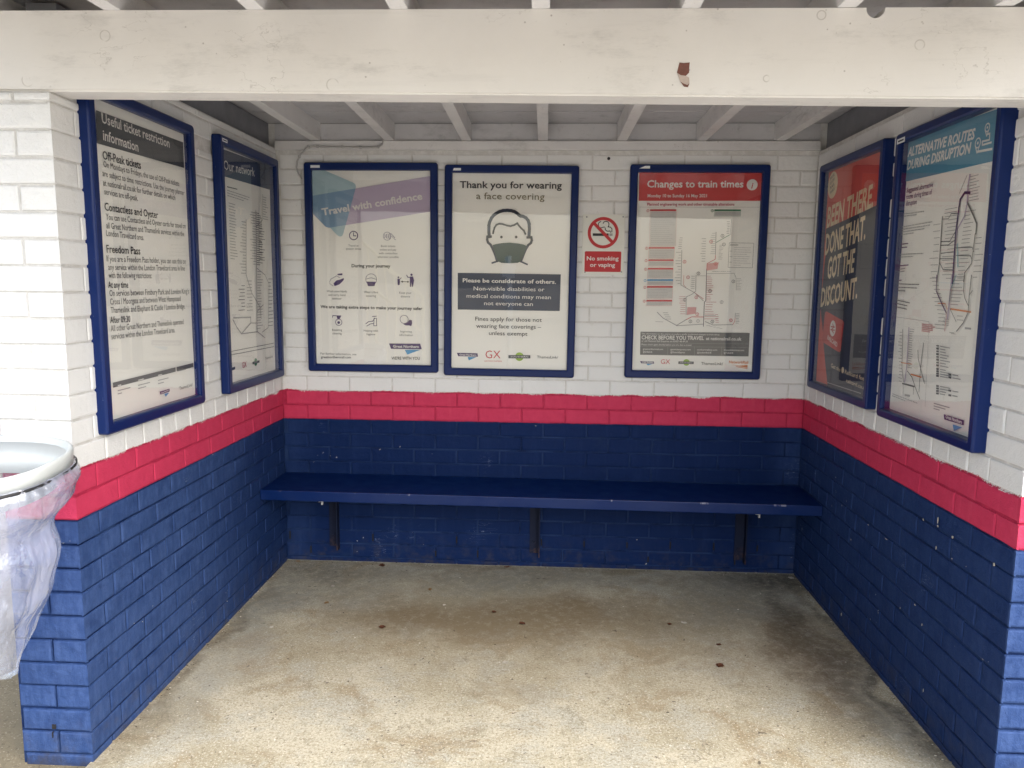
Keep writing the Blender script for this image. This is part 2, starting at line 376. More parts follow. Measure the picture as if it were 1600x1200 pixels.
def courses(bm, O, U, V, N, length, ztop, phase=0., headers=(), corner=0, cut=None, clip0=0., dep=1., ret=.0043):
    """painted brickwork on the face at O: stretchers in half bond, header courses where listed.
    corner: courses quoin onto u = 0; clip0: courses above cut start at clip0"""
    n = int(math.ceil((ztop-Z0)/.075))
    for c in range(-1, n):
        v0, v1 = Z0+c*.075, min(Z0+(c+1)*.075, ztop)
        if v1 - v0 < .02: continue
        st = 0.
        if cut and v1 > cut:
            if v0 < cut-.02: v1 = cut
            else: st = clip0
        hdr = c in headers
        step = .1125 if hdr else .225
        off = (phase + (.1125 if c % 2 else 0)) if not hdr else phase+.056
        u = st; e = off + math.ceil((st-off)/step + 1e-6)*step
        if corner and st == 0 and e < .07: e += step
        while u < length-1e-4:
            e2 = min(e, length)
            if e2-u > .02:
                first = corner and u == 0
                d = (.0046 if first else random.uniform(.0030, .0054))*dep
                brick(bm, O, U, V, N, u - (ret if first else 0), e2, v0 + random.uniform(-.0016, .0016), v1 + random.uniform(-.0016, .0016), d, 0 if first else 1, 1)
            u = e2; e += step

X, Y, Z = Vector((1, 0, 0)), Vector((0, 1, 0)), Vector((0, 0, 1))

# ------------------------------------------------------------------ setting
bm = bmesh.new(); bmesh.ops.create_grid(bm, x_segments=1, y_segments=1, size=600)
g = obj('ground', bm, GRD); g.location = (0, 0, -.016); tag(g, 'gravelly worn tarmac round the shelter', 'ground', kind='structure')
bm = bmesh.new(); box(bm, (-.004, -2.05, -.12), (W+.004, .004, 0)); 
tag(obj('floor', bm, CONC), 'stained beige concrete floor of the shelter', 'floor', kind='structure')
bm = bmesh.new(); box(bm, (-6, -5.5, -.3), (9, -2.056, -.006))
tag(obj('platform', bm, plain('platform_paving', (.55, .53, .49), .85, .2, 8, .4)), 'pale station platform in front of the shelter', 'platform', kind='structure')

# ------------------------------------------------------------------ the shelter
SH = thing('waiting_shelter', 'brick platform waiting shelter painted white, red and navy under a timber roof', 'shelter')
ZW = 2.137
bm = bmesh.new()
box(bm, (-TH, 0, -.15), (W+TH, TH, 2.27), 2)
courses(bm, Vector((0, 0, 0)), X, Z, -Y, W, ZW, phase=.13)
for c, px in ((1, (482, 547, 612, 740, 842+8, 936, 1002, 1069, 1128, 1203)), (0, (514, 707, 772, 1036, 1168)), (8, ())):
    for u in px:           # raked-out perpends near the floor
        p = at(u, 845 if c else 868, 'y', 0); k = .13+(.1125 if c % 2 else 0); xx = k + round((p.x-k)/.225)*.225
        box(bm, (xx-.003, -.0046, Z0+c*.075+.018), (xx+.0035, .001, Z0+c*.075+random.uniform(.045, .062)), 1)
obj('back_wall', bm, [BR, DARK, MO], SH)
bm = bmesh.new()
box(bm, (-TH, YL, -.15), (0, -1.662, 2.0), 2); box(bm, (-TH, -1.662, -.15), (0, -.0006, 2.15), 2)
courses(bm, Vector((0, YL, 0)), Y, Z, X, -YL-.006, 2.15, phase=.215, headers=(0, 6, 12, 18, 24), corner=1, cut=2.0, clip0=.10, ret=.0079)
courses(bm, Vector((0, YL, 0)), -X, Z, -Y, TH, 2.0, phase=.1025, corner=1, dep=1.78)
for u, v, a, b in ((86, 1134, .006, .007), (84, 1147, .0015, .009)):
    p = at(u, v, 'y', YL-.005); box(bm, (p.x-a, YL-.0112, p.z-b), (p.x+a, YL-.003, p.z+b), 1)
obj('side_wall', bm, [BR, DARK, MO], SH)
bm = bmesh.new()
box(bm, (W, YR, -.15), (W+TH, -1.70, 1.955), 2); box(bm, (W, -1.70, -.15), (W+TH, -.0006, 2.135), 2)
courses(bm, Vector((W, YR, 0)), Y, Z, -X, -YR-.006, 2.135, phase=.10, headers=(0, 6, 12, 18, 24), corner=1, cut=1.955, clip0=.105, ret=.0079)
courses(bm, Vector((W, YR, 0)), X, Z, -Y, TH, 1.955, phase=.1025, corner=1, dep=1.78)
CHIP = plain('chipped_paint', (.50, .47, .40), .8, .2, 60)
for u, v, a, b in ((1443, 812, .005, .005), (1466, 813, .0045, .013), (1466, 822, .006, .004), (1489, 839, .007, .006), (1463, 856, .004, .008), (1554, 882, .006, .006), (1488, 873, .003, .003), (1330, 843, .004, .004), (1357, 820, .009, .002), (1385, 842, .012, .002), (1441, 976, .004, .005), (1443, 1079, .003, .007), (1315, 960, .006, .010), (1510, 885, .002, .002), (1407, 950, .003, .005), (1430, 945, .006, .003)):
    p = at(u, v, 'x', W-.006); n = 9
    bm.faces.new([bm.verts.new((W-.0072, p.y+a*random.uniform(.6, 1.1)*math.cos(2*math.pi*i/n), p.z+b*random.uniform(.6, 1.1)*math.sin(2*math.pi*i/n))) for i in range(n)]).material_index = 3
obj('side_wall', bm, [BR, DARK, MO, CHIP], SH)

# front beam: a deep plank with a half-round notch in its top edge, sagging a little to the right
bm = bmesh.new()
zt = lambda x: 2.2125-.0095*x; zb = lambda x: 2.0005-.0138*x; yf = lambda x: YL-.019*x/1.3
xc = at(1366, 20, 'y', -1.78).x; rn = .0235
prof = [(-.40, zb(-.40)), (3.15, zb(3.15)), (3.15, zt(3.15)), (xc+rn, zt(xc))]
prof += [(xc+rn*math.cos(a), zt(xc)-.002-rn*math.sin(a)) for a in [math.pi*i/12 for i in range(0, 13)]]
prof += [(xc-rn, zt(xc)), (-.40, zt(-.40))]
fv = [bm.verts.new((x, yf(x), z)) for x, z in prof]; f = bm.faces.new(fv)
bv = [bm.verts.new((x, yf(x)+.098, z)) for x, z in prof]; bm.faces.new(bv[::-1])
for i in range(len(fv)):
    k = (i+1) % len(fv); bm.faces.new((fv[i], bv[i], bv[k], fv[k]))
e = [e for e in bm.edges if all(abs(v.co.z-zb(v.co.x)) < 1e-4 for v in e.verts) and abs(e.verts[0].co.x-e.verts[1].co.x) > 1]
bmesh.ops.bevel(bm, geom=e, offset=.005, segments=2, affect='EDGES')
beam = obj('beam', bm, BEAM, SH)
bm = bmesh.new()                                        # flaked patch: red-brown timber, grey undercoat below
yb = lambda p: Vector((p.x, yf(p.x)-.0012, p.z))
def patch(px, mi, dz):
    bm.faces.new([bm.verts.new(yb(at(u, v, 'y', yf(2.)))-Y*dz) for u, v in px]).material_index = mi
patch([(1062, 97), (1068, 98), (1078, 97), (1077, 108), (1077, 113), (1072, 118), (1064, 117), (1058, 113), (1060, 105)], 0, 0)
patch([(1058, 113), (1064, 117), (1072, 118), (1077, 121), (1077.5, 130), (1075, 136), (1069, 135), (1063, 127)], 1, 0)
patch([(1063, 127), (1069, 135), (1075, 136), (1077.5, 130), (1074, 132.5), (1068, 130)], 0, .0006)
obj('flaked_patch', bm, [BARE, BARE2], beam)

bm = bmesh.new(); box(bm, (.002, -.024, ZW+.003), (W-.002, .03, 2.183), bevel=.002)
obj('wall_plate', bm, TIM, SH)
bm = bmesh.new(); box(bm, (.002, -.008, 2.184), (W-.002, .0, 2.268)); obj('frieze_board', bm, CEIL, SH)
for i, (xb, xf) in enumerate(((-.175, -.19), (.211, .194), (.584, .593), (.967, .983), (1.345, 1.360), (1.731, 1.748), (2.115, 2.142), (2.49, 2.53), (2.87, 2.91))):
    bm = bmesh.new()
    wd = .0235; L = []
    for y in (-.009, -1.76, -2.705):
        x = xb+(xf-xb)*(y/-1.76); z = 2.185-y*.009 - .0035*x*(-y)/1.76
        z = max(z, zt(x)+.0005) if y < -1.7 else z
        L.append([bm.verts.new((x+a*wd, y, z+h)) for a, h in ((-1, 0), (1, 0), (1, .13), (-1, .13))])
    for a, b in ((0, 1), (1, 2)):
        for k in range(4): bm.faces.new((L[a][k], L[a][(k+1) % 4], L[b][(k+1) % 4], L[b][k]))
    bm.faces.new(L[0][::-1]); bm.faces.new(L[2])
    obj('rafter', bm, TIM, SH)
bm = bmesh.new()
for k in range(11):                                       # soffit boards, each a hair apart in height
    y1 = .004-k*.25; box(bm, (-.42, y1-.2475, 2.272+.0045*k*.25+(k % 2)*.0012), (3.13, y1, 2.296+.0045*k*.25))
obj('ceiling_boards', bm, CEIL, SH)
bm = bmesh.new(); box(bm, (-.44, -2.740, 2.32), (3.15, .30, 2.36)); obj('roof', bm, FELT, SH)  # unseen front overhang, its depth set to shade the pillar and beam
bm = bmesh.new(); box(bm, (-.44, -2.765, 2.21), (3.15, -2.742, 2.37), bevel=.002); obj('fascia', bm, BEAM, SH)
for xa, xb, zz in ((-.12, -.03, 2.15), (W+.03, W+.12, 2.135)):
    bm = bmesh.new(); box(bm, (xa, -1.655, zz), (xb, -.01, 2.268)); obj('side_board', bm, SLATE, SH)

# ------------------------------------------------------------------ bench
BN = thing('bench', 'long navy plank bench along the back wall on iron brackets', 'bench')
bm = bmesh.new(); box(bm, (.006, -.368, .434), (W-.006, -.006, .484), bevel=.004)
for v in bm.verts: v.co.z -= .0048*v.co.x
obj('seat', bm, BEN, BN)
for xx, zlo in ((.262, .073), (1.332, .064), (2.398, .056)):
    bm = bmesh.new(); zs = .4335-.0048*xx
    box(bm, (xx-.026, -.011, zlo+.012), (xx+.021, -.005, zs-.001))                      # flat leg on the wall
    box(bm, (xx+.021, -.050, zlo), (xx+.027, -.004, zs-.001))                           # web of the angle
    box(bm, (xx-.022, -.30, zs-.0068), (xx+.0205, -.0115, zs-.0008))                    # arm under the seat
    br = obj('bracket', bm, IRON, BN)
    bm = bmesh.new(); bmesh.ops.create_cone(bm, cap_ends=True, segments=6, radius1=.009, radius2=.008, depth=.007, matrix=Matrix.Translation((xx-.004, -.0145, zlo+.07)) @ Matrix.Rotation(R(90), 4, 'X'))
    obj('bolt', bm, IRON, br)
for u in (504, 1186):
    p = at(u, 782 if u < 800 else 806, 'y', -.33); zs = .4335-.0048*p.x
    bm = bmesh.new(); box(bm, (p.x-.004, -.34, zs-.024), (p.x+.003, -.325, zs-.0005), bevel=.001); box(bm, (p.x-.018, -.338, zs-.010), (p.x-.0045, -.327, zs-.0005))
    obj('bent_nail_plate', bm, plain('galvanised_steel', (.42, .42, .42), .45), BN)

# ------------------------------------------------------------------ cable above the back-wall posters
CB = thing('cable', 'thin painted cable clipped along the top of the back wall', 'cable')
pp = [(599, 210), (599, 219), (597, 226), (590, 230), (570, 230.5), (490, 229), (480, 231), (470, 241), (464, 252), (463, 262), (466, 271), (471, 279)]
ca = []
for i in range(len(pp)-1):
    for k in range(4):
        t = k/4; ca.append(at(pp[i][0]*(1-t)+pp[i+1][0]*t, pp[i][1]*(1-t)+pp[i+1][1]*t, 'y', -.030))
ca.append(at(471, 279, 'y', -.012)); ca.append(at(471, 279, 'y', .01))
bm = bmesh.new(); tube(bm, ca, .0040, 8); obj('conductor', bm, CABLE, CB, True)
for u, v in ((482, 230), (496, 229.3), (535, 229.8), (563, 230.4), (591, 229.8), (467.5, 245)):
    p = at(u, v, 'y', -.030); bm = bmesh.new()
    box(bm, (p.x-.005, -.036, p.z-.0062), (p.x+.005, -.0245, p.z+.0075), bevel=.0015); obj('clip', bm, CABLE, CB)

# ------------------------------------------------------------------ poster cases
def plane_of(side):
    if side == 'back': return lambda s, t, n: Vector((s, -n, t)), lambda u, v, n: (lambda p: (p.x, p.z))(at(u, v, 'y', -n))
    if side == 'left': return lambda s, t, n: Vector((n, s, t)), lambda u, v, n: (lambda p: (p.y, p.z))(at(u, v, 'x', n))
    return lambda s, t, n: Vector((W-n, -s, t)), lambda u, v, n: (lambda p: (-p.y, p.z))(at(u, v, 'x', W-n))

TXT = {}
def glyphs(s, bold, shear):
    key = (s, bold, shear)
    if key in TXT: return TXT[key]
    c = bpy.data.curves.new('t', 'FONT'); c.body = s; c.offset = bold; c.shear = shear; c.resolution_u = 2
    o = bpy.data.objects.new('t', c); COL.objects.link(o); bpy.context.view_layer.update()
    me = o.to_mesh(); vs = [(v.co.x, v.co.y) for v in me.vertices]; fs = [tuple(p.vertices) for p in me.polygons]
    o.to_mesh_clear(); bpy.data.objects.remove(o); bpy.data.curves.remove(c)
    TXT[key] = (vs, fs); return TXT[key]
CAPH = None
class Ink:
    def __init__(s, side, n0):
        s.map, s.inv = plane_of(side); s.n0 = n0; s.bm = bmesh.new(); s.mats = []; s.k = 0
    def mi(s, m):
        m = INK[m] if isinstance(m, str) else m
        if m not in s.mats: s.mats.append(m)
        return s.mats.index(m)
    def q(s, p): return Vector(s.inv(p[0], p[1], s.n0))
    def face(s, st, m, lay):
        f = s.bm.faces.new([s.bm.verts.new(s.map(a, b, s.n0+.0002*lay)) for a, b in st]); f.material_index = s.mi(m)
    def poly(s, px, m, lay=1): s.face([s.q(p) for p in px], m, lay)
    def line(s, px, wd, m, lay=2, local=False):
        pts = [Vector(p) if local else s.q(p) for p in px]
        for a, b in zip(pts, pts[1:]):
            d = b-a
            if d.length < 1e-6: continue
            d.normalize(); nn = Vector((-d.y, d.x))*wd/2; e = d*wd*.35
            s.face([a-e+nn, b+e+nn, b+e-nn, a-e-nn], m, lay)
    def disc(s, c, r, m, lay=2, seg=28, sx=1.):        # r in metres
        c = s.q(c) if not isinstance(c, Vector) else c
        s.face([c+Vector((r*sx*math.cos(2*math.pi*i/seg), r*math.sin(2*math.pi*i/seg))) for i in range(seg)], m, lay)
    def ring(s, c, r, wd, m, lay=2, seg=28):
        c = s.q(c) if not isinstance(c, Vector) else c
        for i in range(seg):
            a, b = 2*math.pi*i/seg, 2*math.pi*(i+1)/seg
            A, B = Vector((math.cos(a), math.sin(a))), Vector((math.cos(b), math.sin(b)))
            s.face([c+A*(r-wd/2), c+A*(r+wd/2), c+B*(r+wd/2), c+B*(r-wd/2)], m, lay)
    def text(s, t, p0, p1, cap, m, bold=0., shear=0., lay=4):
        """letters of cap height cap (px at p0) whose baseline runs from p0 to p1"""
        a, b = s.q(p0), s.q(p1); h = (s.q((p0[0], p0[1]-cap))-a).length
        s.ltext(t, a, b, h, m, bold, shear, lay)
    def ctext(s, t, c, cap, m, bold=0., lay=4, wide=1.):   # centred, natural width
        h = (s.q((c[0], c[1]-cap))-s.q(c)).length; vs, _ = glyphs(t, bold, 0); x0 = min(v[0] for v in vs); x1 = max(v[0] for v in vs)
        L = (x1-x0)*h/.682*wide; a = s.q(c)-Vector((L/2, 0)); s.ltext(t, a, a+Vector((L, 0)), h, m, bold, 0, lay)
    def ltext(s, t, a, b, h, m, bold=0., shear=0., lay=4):
        vs, fs = glyphs(t, bold, shear)
        x0 = min(v[0] for v in vs); x1 = max(v[0] for v in vs); d = b-a
        sx = d.length/(x1-x0); sy = h/.682; d.normalize(); nn = Vector((-d.y, d.x)); i = s.mi(m)
        vv = [s.bm.verts.new(s.map(*(a + d*(x-x0)*sx + nn*y*sy), s.n0+.0002*lay)) for x, y in vs]
        for f in fs:
            try: s.bm.faces.new([vv[k] for k in f]).material_index = i
            except ValueError: pass
    def greek(s, p0, p1, p2, rows, m, wd=.0022, fill=.9, lay=2):
        """rows of print too small to read, on the block p0 (top left), p1 (top right), p2 (bottom left)"""
        a, b, c = s.q(p0), s.q(p1), s.q(p2)
        for i in range(rows):
            o = a+(c-a)*(i+.5)/rows; x = 0.; end = random.uniform(fill*.75, min(1, fill*1.1)) if i < rows-1 else random.uniform(.3, .8)
            while x < end:
                wl = random.uniform(.03, .12); s.line([o+(b-a)*x, o+(b-a)*min(x+wl, end)], wd, m, lay, True); x += wl+.022
    def ticks(s, px0, px1, n, side, lo, hi, m, wd=.0016):
        """station names beside a line: short strokes"""
        a, b = s.q(px0), s.q(px1)
        for i in range(n):
            p = a+(b-a)*(i+.5)/n; L = random.uniform(lo, hi); s.line([p+Vector((side*.004, 0)), p+Vector((side*(.004+L), 0))], wd, m, 2, True)
    def done(s, name, parent):
        return obj(name, s.bm, s.mats, parent, recalc=False)

def rloop(a0, a1, b0, b1, r, seg=5):
    out = []
    for cx, cy, st in ((a1-r, b1-r, 0), (a0+r, b1-r, 90), (a0+r, b0+r, 180), (a1-r, b0+r, 270)):
        for i in range(seg+1):
            a = R(st+90*i/seg); out.append((cx+r*math.cos(a), cy+r*math.sin(a)))
    return out
def case(label, side, s0, s1, t0, t1, depth=.035, lip=.038, rot=0., back=0.):
    root = thing('poster_case', label, 'poster case', group='lockable poster cases in the shelter')
    mp, _ = plane_of(side); cs, ct = (s0+s1)/2, (t0+t1)/2
    def M(a, b, n):
        a -= cs; b -= ct; c, d = math.cos(rot), math.sin(rot)
        return mp(cs+a*c-b*d, ct+a*d+b*c, n)
    i0, i1, j0, j1 = s0+lip, s1-lip, t0+lip, t1-lip
    bm = bmesh.new(); rings = []
    for (ins, n, r) in ((0, back-.0 if back else -.004, .012), (0, depth-.007, .012), (.002, depth-.003, .012), (.006, depth, .011), (lip-.007, depth, .006), (lip-.002, depth-.003, .005), (lip, depth-.008, .005), (lip, .004, .005)):
        rings.append([bm.verts.new(M(a, b, n)) for a, b in rloop(s0+ins, s1-ins, t0+ins, t1-ins, max(r, .002))])
    for A, B in zip(rings, rings[1:]):
        for k in range(len(A)): bm.faces.new((A[k], A[(k+1) % len(A)], B[(k+1) % len(A)], B[k]))
    bm.faces.new(rings[-1])                              # back panel
    obj('frame', bm, FR, root)
    bm = bmesh.new(); nx, ny = 14, 20; G = []
    sd = random.uniform(0, 50)
    for j in range(ny+1):
        G.append([bm.verts.new(M(i0-.004+(i1-i0+.008)*i/nx, j0-.004+(j1-j0+.008)*j/ny, .0092+.0022*mnoise.noise(Vector((i*.25+sd, j*.18, sd))))) for i in range(nx+1)])
    for j in range(ny):
        for i in range(nx): bm.faces.new((G[j][i], G[j][i+1], G[j+1][i+1], G[j+1][i]))
    ps = obj('poster', bm, PAP, root, True)
    bm = bmesh.new(); bm.faces.new([bm.verts.new(M(a, b, depth-.010)) for a, b in ((i0, j0), (i1, j0), (i1, j1), (i0, j1))])
    obj('glass_pane', bm, GL, root)
    return root, ps, M
def sticker(root, M, a, b, wd, h, depth, slant=0., printed=False):
    bm = bmesh.new(); P = [(a, b), (a+wd, b), (a+wd, b+h), (a+slant, b+h)]
    v = [bm.verts.new(M(x, y, depth+.0006)) for x, y in P]; f = bm.faces.new(v)
    if printed:
        bm.faces.new([bm.verts.new(M(a+wd*x, b+h*y, depth+.0009)) for x, y in ((.15, .35), (.85, .35), (.85, .65), (.15, .65))]).material_index = 1
    obj('sticker', bm, [STICK, INK['black']], root, recalc=False)

def logo_gn(k, pts, tri, cap, lay=3):
    k.poly(pts, 'purple', lay); k.poly(tri, 'blue', lay)
    a = (pts[3][0]*.75+pts[0][0]*.25+(pts[2][0]-pts[3][0])*.08, pts[3][1]*.75+pts[0][1]*.25)
    b = (pts[2][0]*.75+pts[1][0]*.25-(pts[2][0]-pts[3][0])*.08, pts[2][1]*.75+pts[1][1]*.25)
    k.text('Great Northern', a, b, cap, 'white', .025, lay=lay+2)

N0 = .0122
# --- 1 travel with confidence
c1, p1, M1 = case('navy poster case with teal and lilac banner poster, leftmost on the back wall', 'back', .150, .825, 1.028, 2.078)
k = Ink('back', N0)
k.poly([(487, 264), (502, 264), (553, 286), (555.5, 288.5), (556, 292), (536, 366), (534, 369), (530.5, 369.5), (527, 367.5), (487, 325)], 'teal', 1)
k.poly([(487, 306), (673, 275), (673, 330.5), (514, 356), (509, 354.5), (487, 332.5)], 'lilac', 2)
k.poly([(487, 306), (555.7, 294.4), (540.3, 351.7), (514, 356), (509, 354.5), (487, 331)], 'blend', 3)
k.text('Travel with confidence', (504, 336.6), (660.5, 311.2), 10.5, 'white', .03, lay=5)
kp = 'purple'
k.ring((552.5, 368), .021, .0045, kp); k.line([(552.5, 363.5), (552.5, 368.5), (556.3, 368.5)], .004, kp)
k.ring((605, 369), .020, .0018, kp)
for i in range(4):
    x = 601+i*2.6; k.line([(x, 366.5-i*.6), (x+1, 369), (x, 371.5+i*.6)], .0028, kp)
k.line([(611, 365), (617, 371.5)], .0022, kp); k.line([(612, 369), (618, 375)], .0018, kp)
for t, v in (('Travel at', 385.2), ('quieter times', 390.2)): k.ctext(t, (552.3, v), 3.1, 'grey')
for t, v in (('Book tickets', 386), ('online and pay', 391.6), ('with contactless', 397.2), ('wherever possible', 403)): k.ctext(t, (606.5, v), 3.1, 'grey')
k.text('During your journey', (549.5, 417.6), (610, 418), 4.9, 'black', .02)
k.poly([(521, 443), (526, 438), (531, 437), (537, 434.5), (537.5, 437), (534, 441), (530, 444.5), (523, 447)], kp, 3)
k.line([(515, 441), (517, 436), (526, 431), (531, 434)], .002, kp); k.line([(515, 443), (521, 447)], .002, kp); k.poly([(527, 428), (535, 427), (535, 430), (528, 430)], kp, 3)
k.ring((580, 436.5), .028, .002, kp); k.poly([(573, 440), (587, 440.5), (585, 447), (575, 447)], kp, 3); k.line([(572, 436), (580, 434), (588, 436.5)], .002, kp)
k.disc((643, 429.3), .006, kp); k.poly([(640.5, 432), (645.5, 432), (647, 438), (645.3, 448), (643.4, 448), (643, 441), (642.3, 448), (640.4, 448)], kp, 3); k.line([(641, 433.5), (637, 433), (635.5, 430)], .004, kp)
k.disc((622.6, 433.3), .0045, kp); k.poly([(621, 435.5), (624.5, 435.5), (625, 440), (624.2, 445.5), (621.5, 445.5)], kp, 3); k.line([(624, 437), (627, 434)], .003, kp)
k.line([(627.5, 440), (638, 440.3)], .0025, 'black'); k.poly([(626.3, 440), (629.3, 438.4), (629.3, 441.8)], 'black', 3); k.poly([(639.5, 440.3), (636.5, 438.6), (636.5, 442)], 'black', 3)
for cx, ts, v in ((526.5, ('Wash your hands', 'and carry hand', 'sanitiser'), 456.6), (579.7, ('Wear a face', 'covering'), 458), (633.5, ('Keep your', 'distance'), 459)):
    for i, t in enumerate(ts): k.ctext(t, (cx, v+5.7*i), 3.1, 'grey')
k.text('We are taking extra steps to make your journey safer', (500.8, 481.3), (660, 484.4), 4.6, 'black', .018)
k.ring((529.3, 503.5), .0165, .0028, kp); k.disc((529.3, 504), .007, kp, 3); k.poly([(526, 493), (533.5, 493), (532, 496), (530.5, 499), (527.5, 499)], kp, 3); k.line([(527, 493.6), (520, 493), (519.5, 496)], .003, kp)
k.line([(571.5, 506), (576, 502.5), (582, 502), (586, 497)], .003, kp); k.line([(573, 509.5), (579, 506), (584, 505.5)], .003, kp); k.line([(584, 509), (584.5, 497), (588.5, 497.5), (588.5, 509), (584, 509)], .0025, kp); k.line([(582, 494.5), (588, 494)], .003, kp)
k.ring((631.5, 499), .021, .0022, kp); k.poly([(630, 506.5), (637, 503.5), (640, 499.5), (643.5, 500.5), (644, 505), (642.5, 510), (640, 508.5), (634, 508.3)], kp, 3)
for cx, ts, v in ((526.8, ('Boosting', 'cleaning'), 517), (579.6, ('Helping with', 'hygiene'), 518.2), (634.5, ('Improving', 'information'), 519.5)):
    for i, t in enumerate(ts): k.ctext(t, (cx, v+5.5*i), 3.1, 'grey')
k.text('For further information, see', (501, 554), (557, 555.2), 3.3, 'grey'); k.text('greatnorthernrail.com', (501.5, 559.6), (548.5, 560), 3.6, 'grey', .02)
logo_gn(k, [(608, 536.7), (656.6, 537), (659, 545.7), (611, 545)], [(632.7, 546.7), (656.6, 546.7), (636.4, 554)], 3.8)
k.text("WE'RE WITH YOU", (611.7, 561.8), (656, 562.3), 4.6, 'black', .005)
k.done('printed_design', p1); sticker(c1, M1, .187, 2.050, .047, .013, .035)
# --- 2 face covering
c2, p2, M2 = case('navy poster case whose poster shows a drawn face in a dark green mask', 'back', .857, 1.5235, 1.015, 2.066, rot=-.006)
k = Ink('back', N0)
k.text('Thank you for wearing', (718.4, 293.6), (877.8, 294.8), 10.4, 'black', .016); k.text('a face covering', (744, 311), (850.8, 312.3), 10.2, 'glare_olive', .004)  # olive tint paints yellowish glare over the dark second line of lettering
z6 = lambda L: [(690+x/7.06, 250+y/7.06) for x, y in L]
k.line(z6([(527, 850), (522, 800), (522, 720), (530, 685), (550, 640), (575, 610), (605, 588), (640, 570), (680, 558), (725, 555), (770, 559), (805, 570), (835, 590), (855, 608), (870, 617), (900, 622), (930, 638), (955, 668), (966, 705), (968, 760), (963, 850)]), .0155, 'slate', 3)
k.line(z6([(545, 845), (505, 845), (503, 880), (512, 910), (540, 935), (562, 975), (590, 1040), (610, 1105)]), .012, 'slate', 3)
k.line(z6([(945, 855), (990, 853), (995, 885), (985, 915), (955, 940), (928, 985), (905, 1040), (880, 1105)]), .012, 'slate', 3)
k.line(z6([(568, 810), (574, 780), (585, 745), (605, 715), (635, 704), (670, 707), (720, 722), (760, 729), (800, 718), (835, 697), (850, 720), (880, 755), (908, 780), (925, 818)]), .0088, 'black', 3)
k.disc(z6([(660, 850)])[0], .0066, 'black', 3); k.disc(z6([(822, 850)])[0], .0066, 'black', 3)
k.poly(z6([(562, 938), (600, 928), (660, 918), (750, 912), (840, 920), (900, 932), (938, 946), (922, 1000), (905, 1050), (882, 1105), (870, 1122), (840, 1134), (750, 1140), (660, 1135), (630, 1122), (612, 1100), (590, 1030)]), 'mask', 4)
k.line(z6([(557, 1136), (620, 1117)]), .008, 'slate', 3); k.line(z6([(868, 1118), (945, 1152)]), .008, 'slate', 3)
k.poly([(715.3, 426.3), (876.3, 428.7), (874.5, 486), (715.2, 483.6)], 'slate', 1)
k.text('Please be considerate of others.', (723, 440.8), (868.8, 443.4), 5.9, 'white', .025)
k.text('Non-visible disabilities or', (740, 453.6), (850.7, 455.2), 5.9, 'white', .004)
k.text('medical conditions may mean', (729, 465), (860.8, 467.4), 5.9, 'white', .004)
k.text('not everyone can', (756.5, 476.6), (832.6, 478), 5.9, 'white', .004)
k.text('Fines apply for those not', (742.6, 501), (846.5, 503), 6.2, 'black', .003); k.text('wearing face coverings \u2013', (744, 512.2), (845.5, 514), 6.2, 'black', .003); k.text('unless exempt', (764, 523.4), (824, 524.8), 6.2, 'black', .003)
def logos(k, gnp, gnt, gx, so_, tl, cap, r):
    logo_gn(k, gnp, gnt, cap*.65)
    k.text('GX', gx[0], gx[1], gx[2], 'red', -.006)
    k.disc(so_[0], r, 'lime', 2); k.poly(so_[1], 'charcoal', 3)
    b = so_[1]; k.text('SOUTHERN', (b[3][0]*.9+b[2][0]*.1, b[3][1]*.72+b[0][1]*.28), (b[2][0]*.9+b[3][0]*.1, b[2][1]*.72+b[1][1]*.28), (b[3][1]-b[0][1])*.45, 'white', 0, lay=5)
    k.text('ThamesLink/', tl[0], tl[1], cap, 'black', 0)
logos(k, [(713.8, 551.3), (746, 552), (747, 557.3), (716, 556.5)], [(731, 557.8), (744.6, 558), (732.4, 563)], ((758.6, 559.7), (782, 559.9), 12), ((811.6, 557.3), [(794.5, 554.8), (828.6, 555), (828.6, 560), (794.5, 559.8)]), ((839, 559.7), (872, 560.2)), 3.9, .022)
k.text('GATWICK EXPRESS', (757, 565), (784, 565.4), 1.9, 'red')
k.done('printed_design', p2); sticker(c2, M2, .899, 2.037, .040, .012, .035, .005)
# --- 3 changes to train times
c3, p3, M3_ = case('navy poster case with red headed train times poster, right of the no smoking sign', 'back', 1.776, 2.453, 1.0195, 2.0715)
k = Ink('back', N0)
k.poly([(999, 267), (1194, 268), (1191, 313.8), (998, 313.8)], 'header_red', 1)
k.text('Changes to train times', (1011, 292.7), (1161.5, 292.8), 10.8, 'white', .022)
k.disc((1175.2, 288.8), .0265, 'white', 3); k.text('i', (1173.6, 294.3), (1176.8, 294.3), 8.5, 'red', .03, .25, lay=5)
k.text('Monday 10 to Sunday 16 May 2021', (1011.7, 308.3), (1104.5, 308.2), 4.9, 'white', .02)
k.text('Planned engineering work and other timetable alterations', (1011.3, 321.3), (1147.5, 321.3), 4.3, 'crimson', .015)
k.line([(998.5, 323.6), (1191, 323.7)], .0012, 'lightgrey')
def tbox(x0, x1, y0, yb, m, rows, num=True):
    k.poly([(x0, y0), (x1, y0), (x1-.2, y0+2.6), (x0-.2, y0+2.6)], m, 3)
    k.line([(x0, y0+2), (x0-.6, yb), (x1-.8, yb), (x1, y0+2)], .001, 'pink' if m != 'green' else 'green', 2)
    k.poly([(x0+.6, y0+3), (x1-.6, y0+3), (x1-1, yb-.6), (x0, yb-.6)], 'tint', 1)
    k.greek((x0+2, y0+4), (x1-1.5, y0+4), (x0+1.4, yb-1), rows, 'lightgrey', .0014, .95)
    if num: k.ring((x0-3.4, y0+2), .0062, .0016, m); k.line([(x0-3.4, y0+.6), (x0-3.4, y0+3.3)], .0016, m)
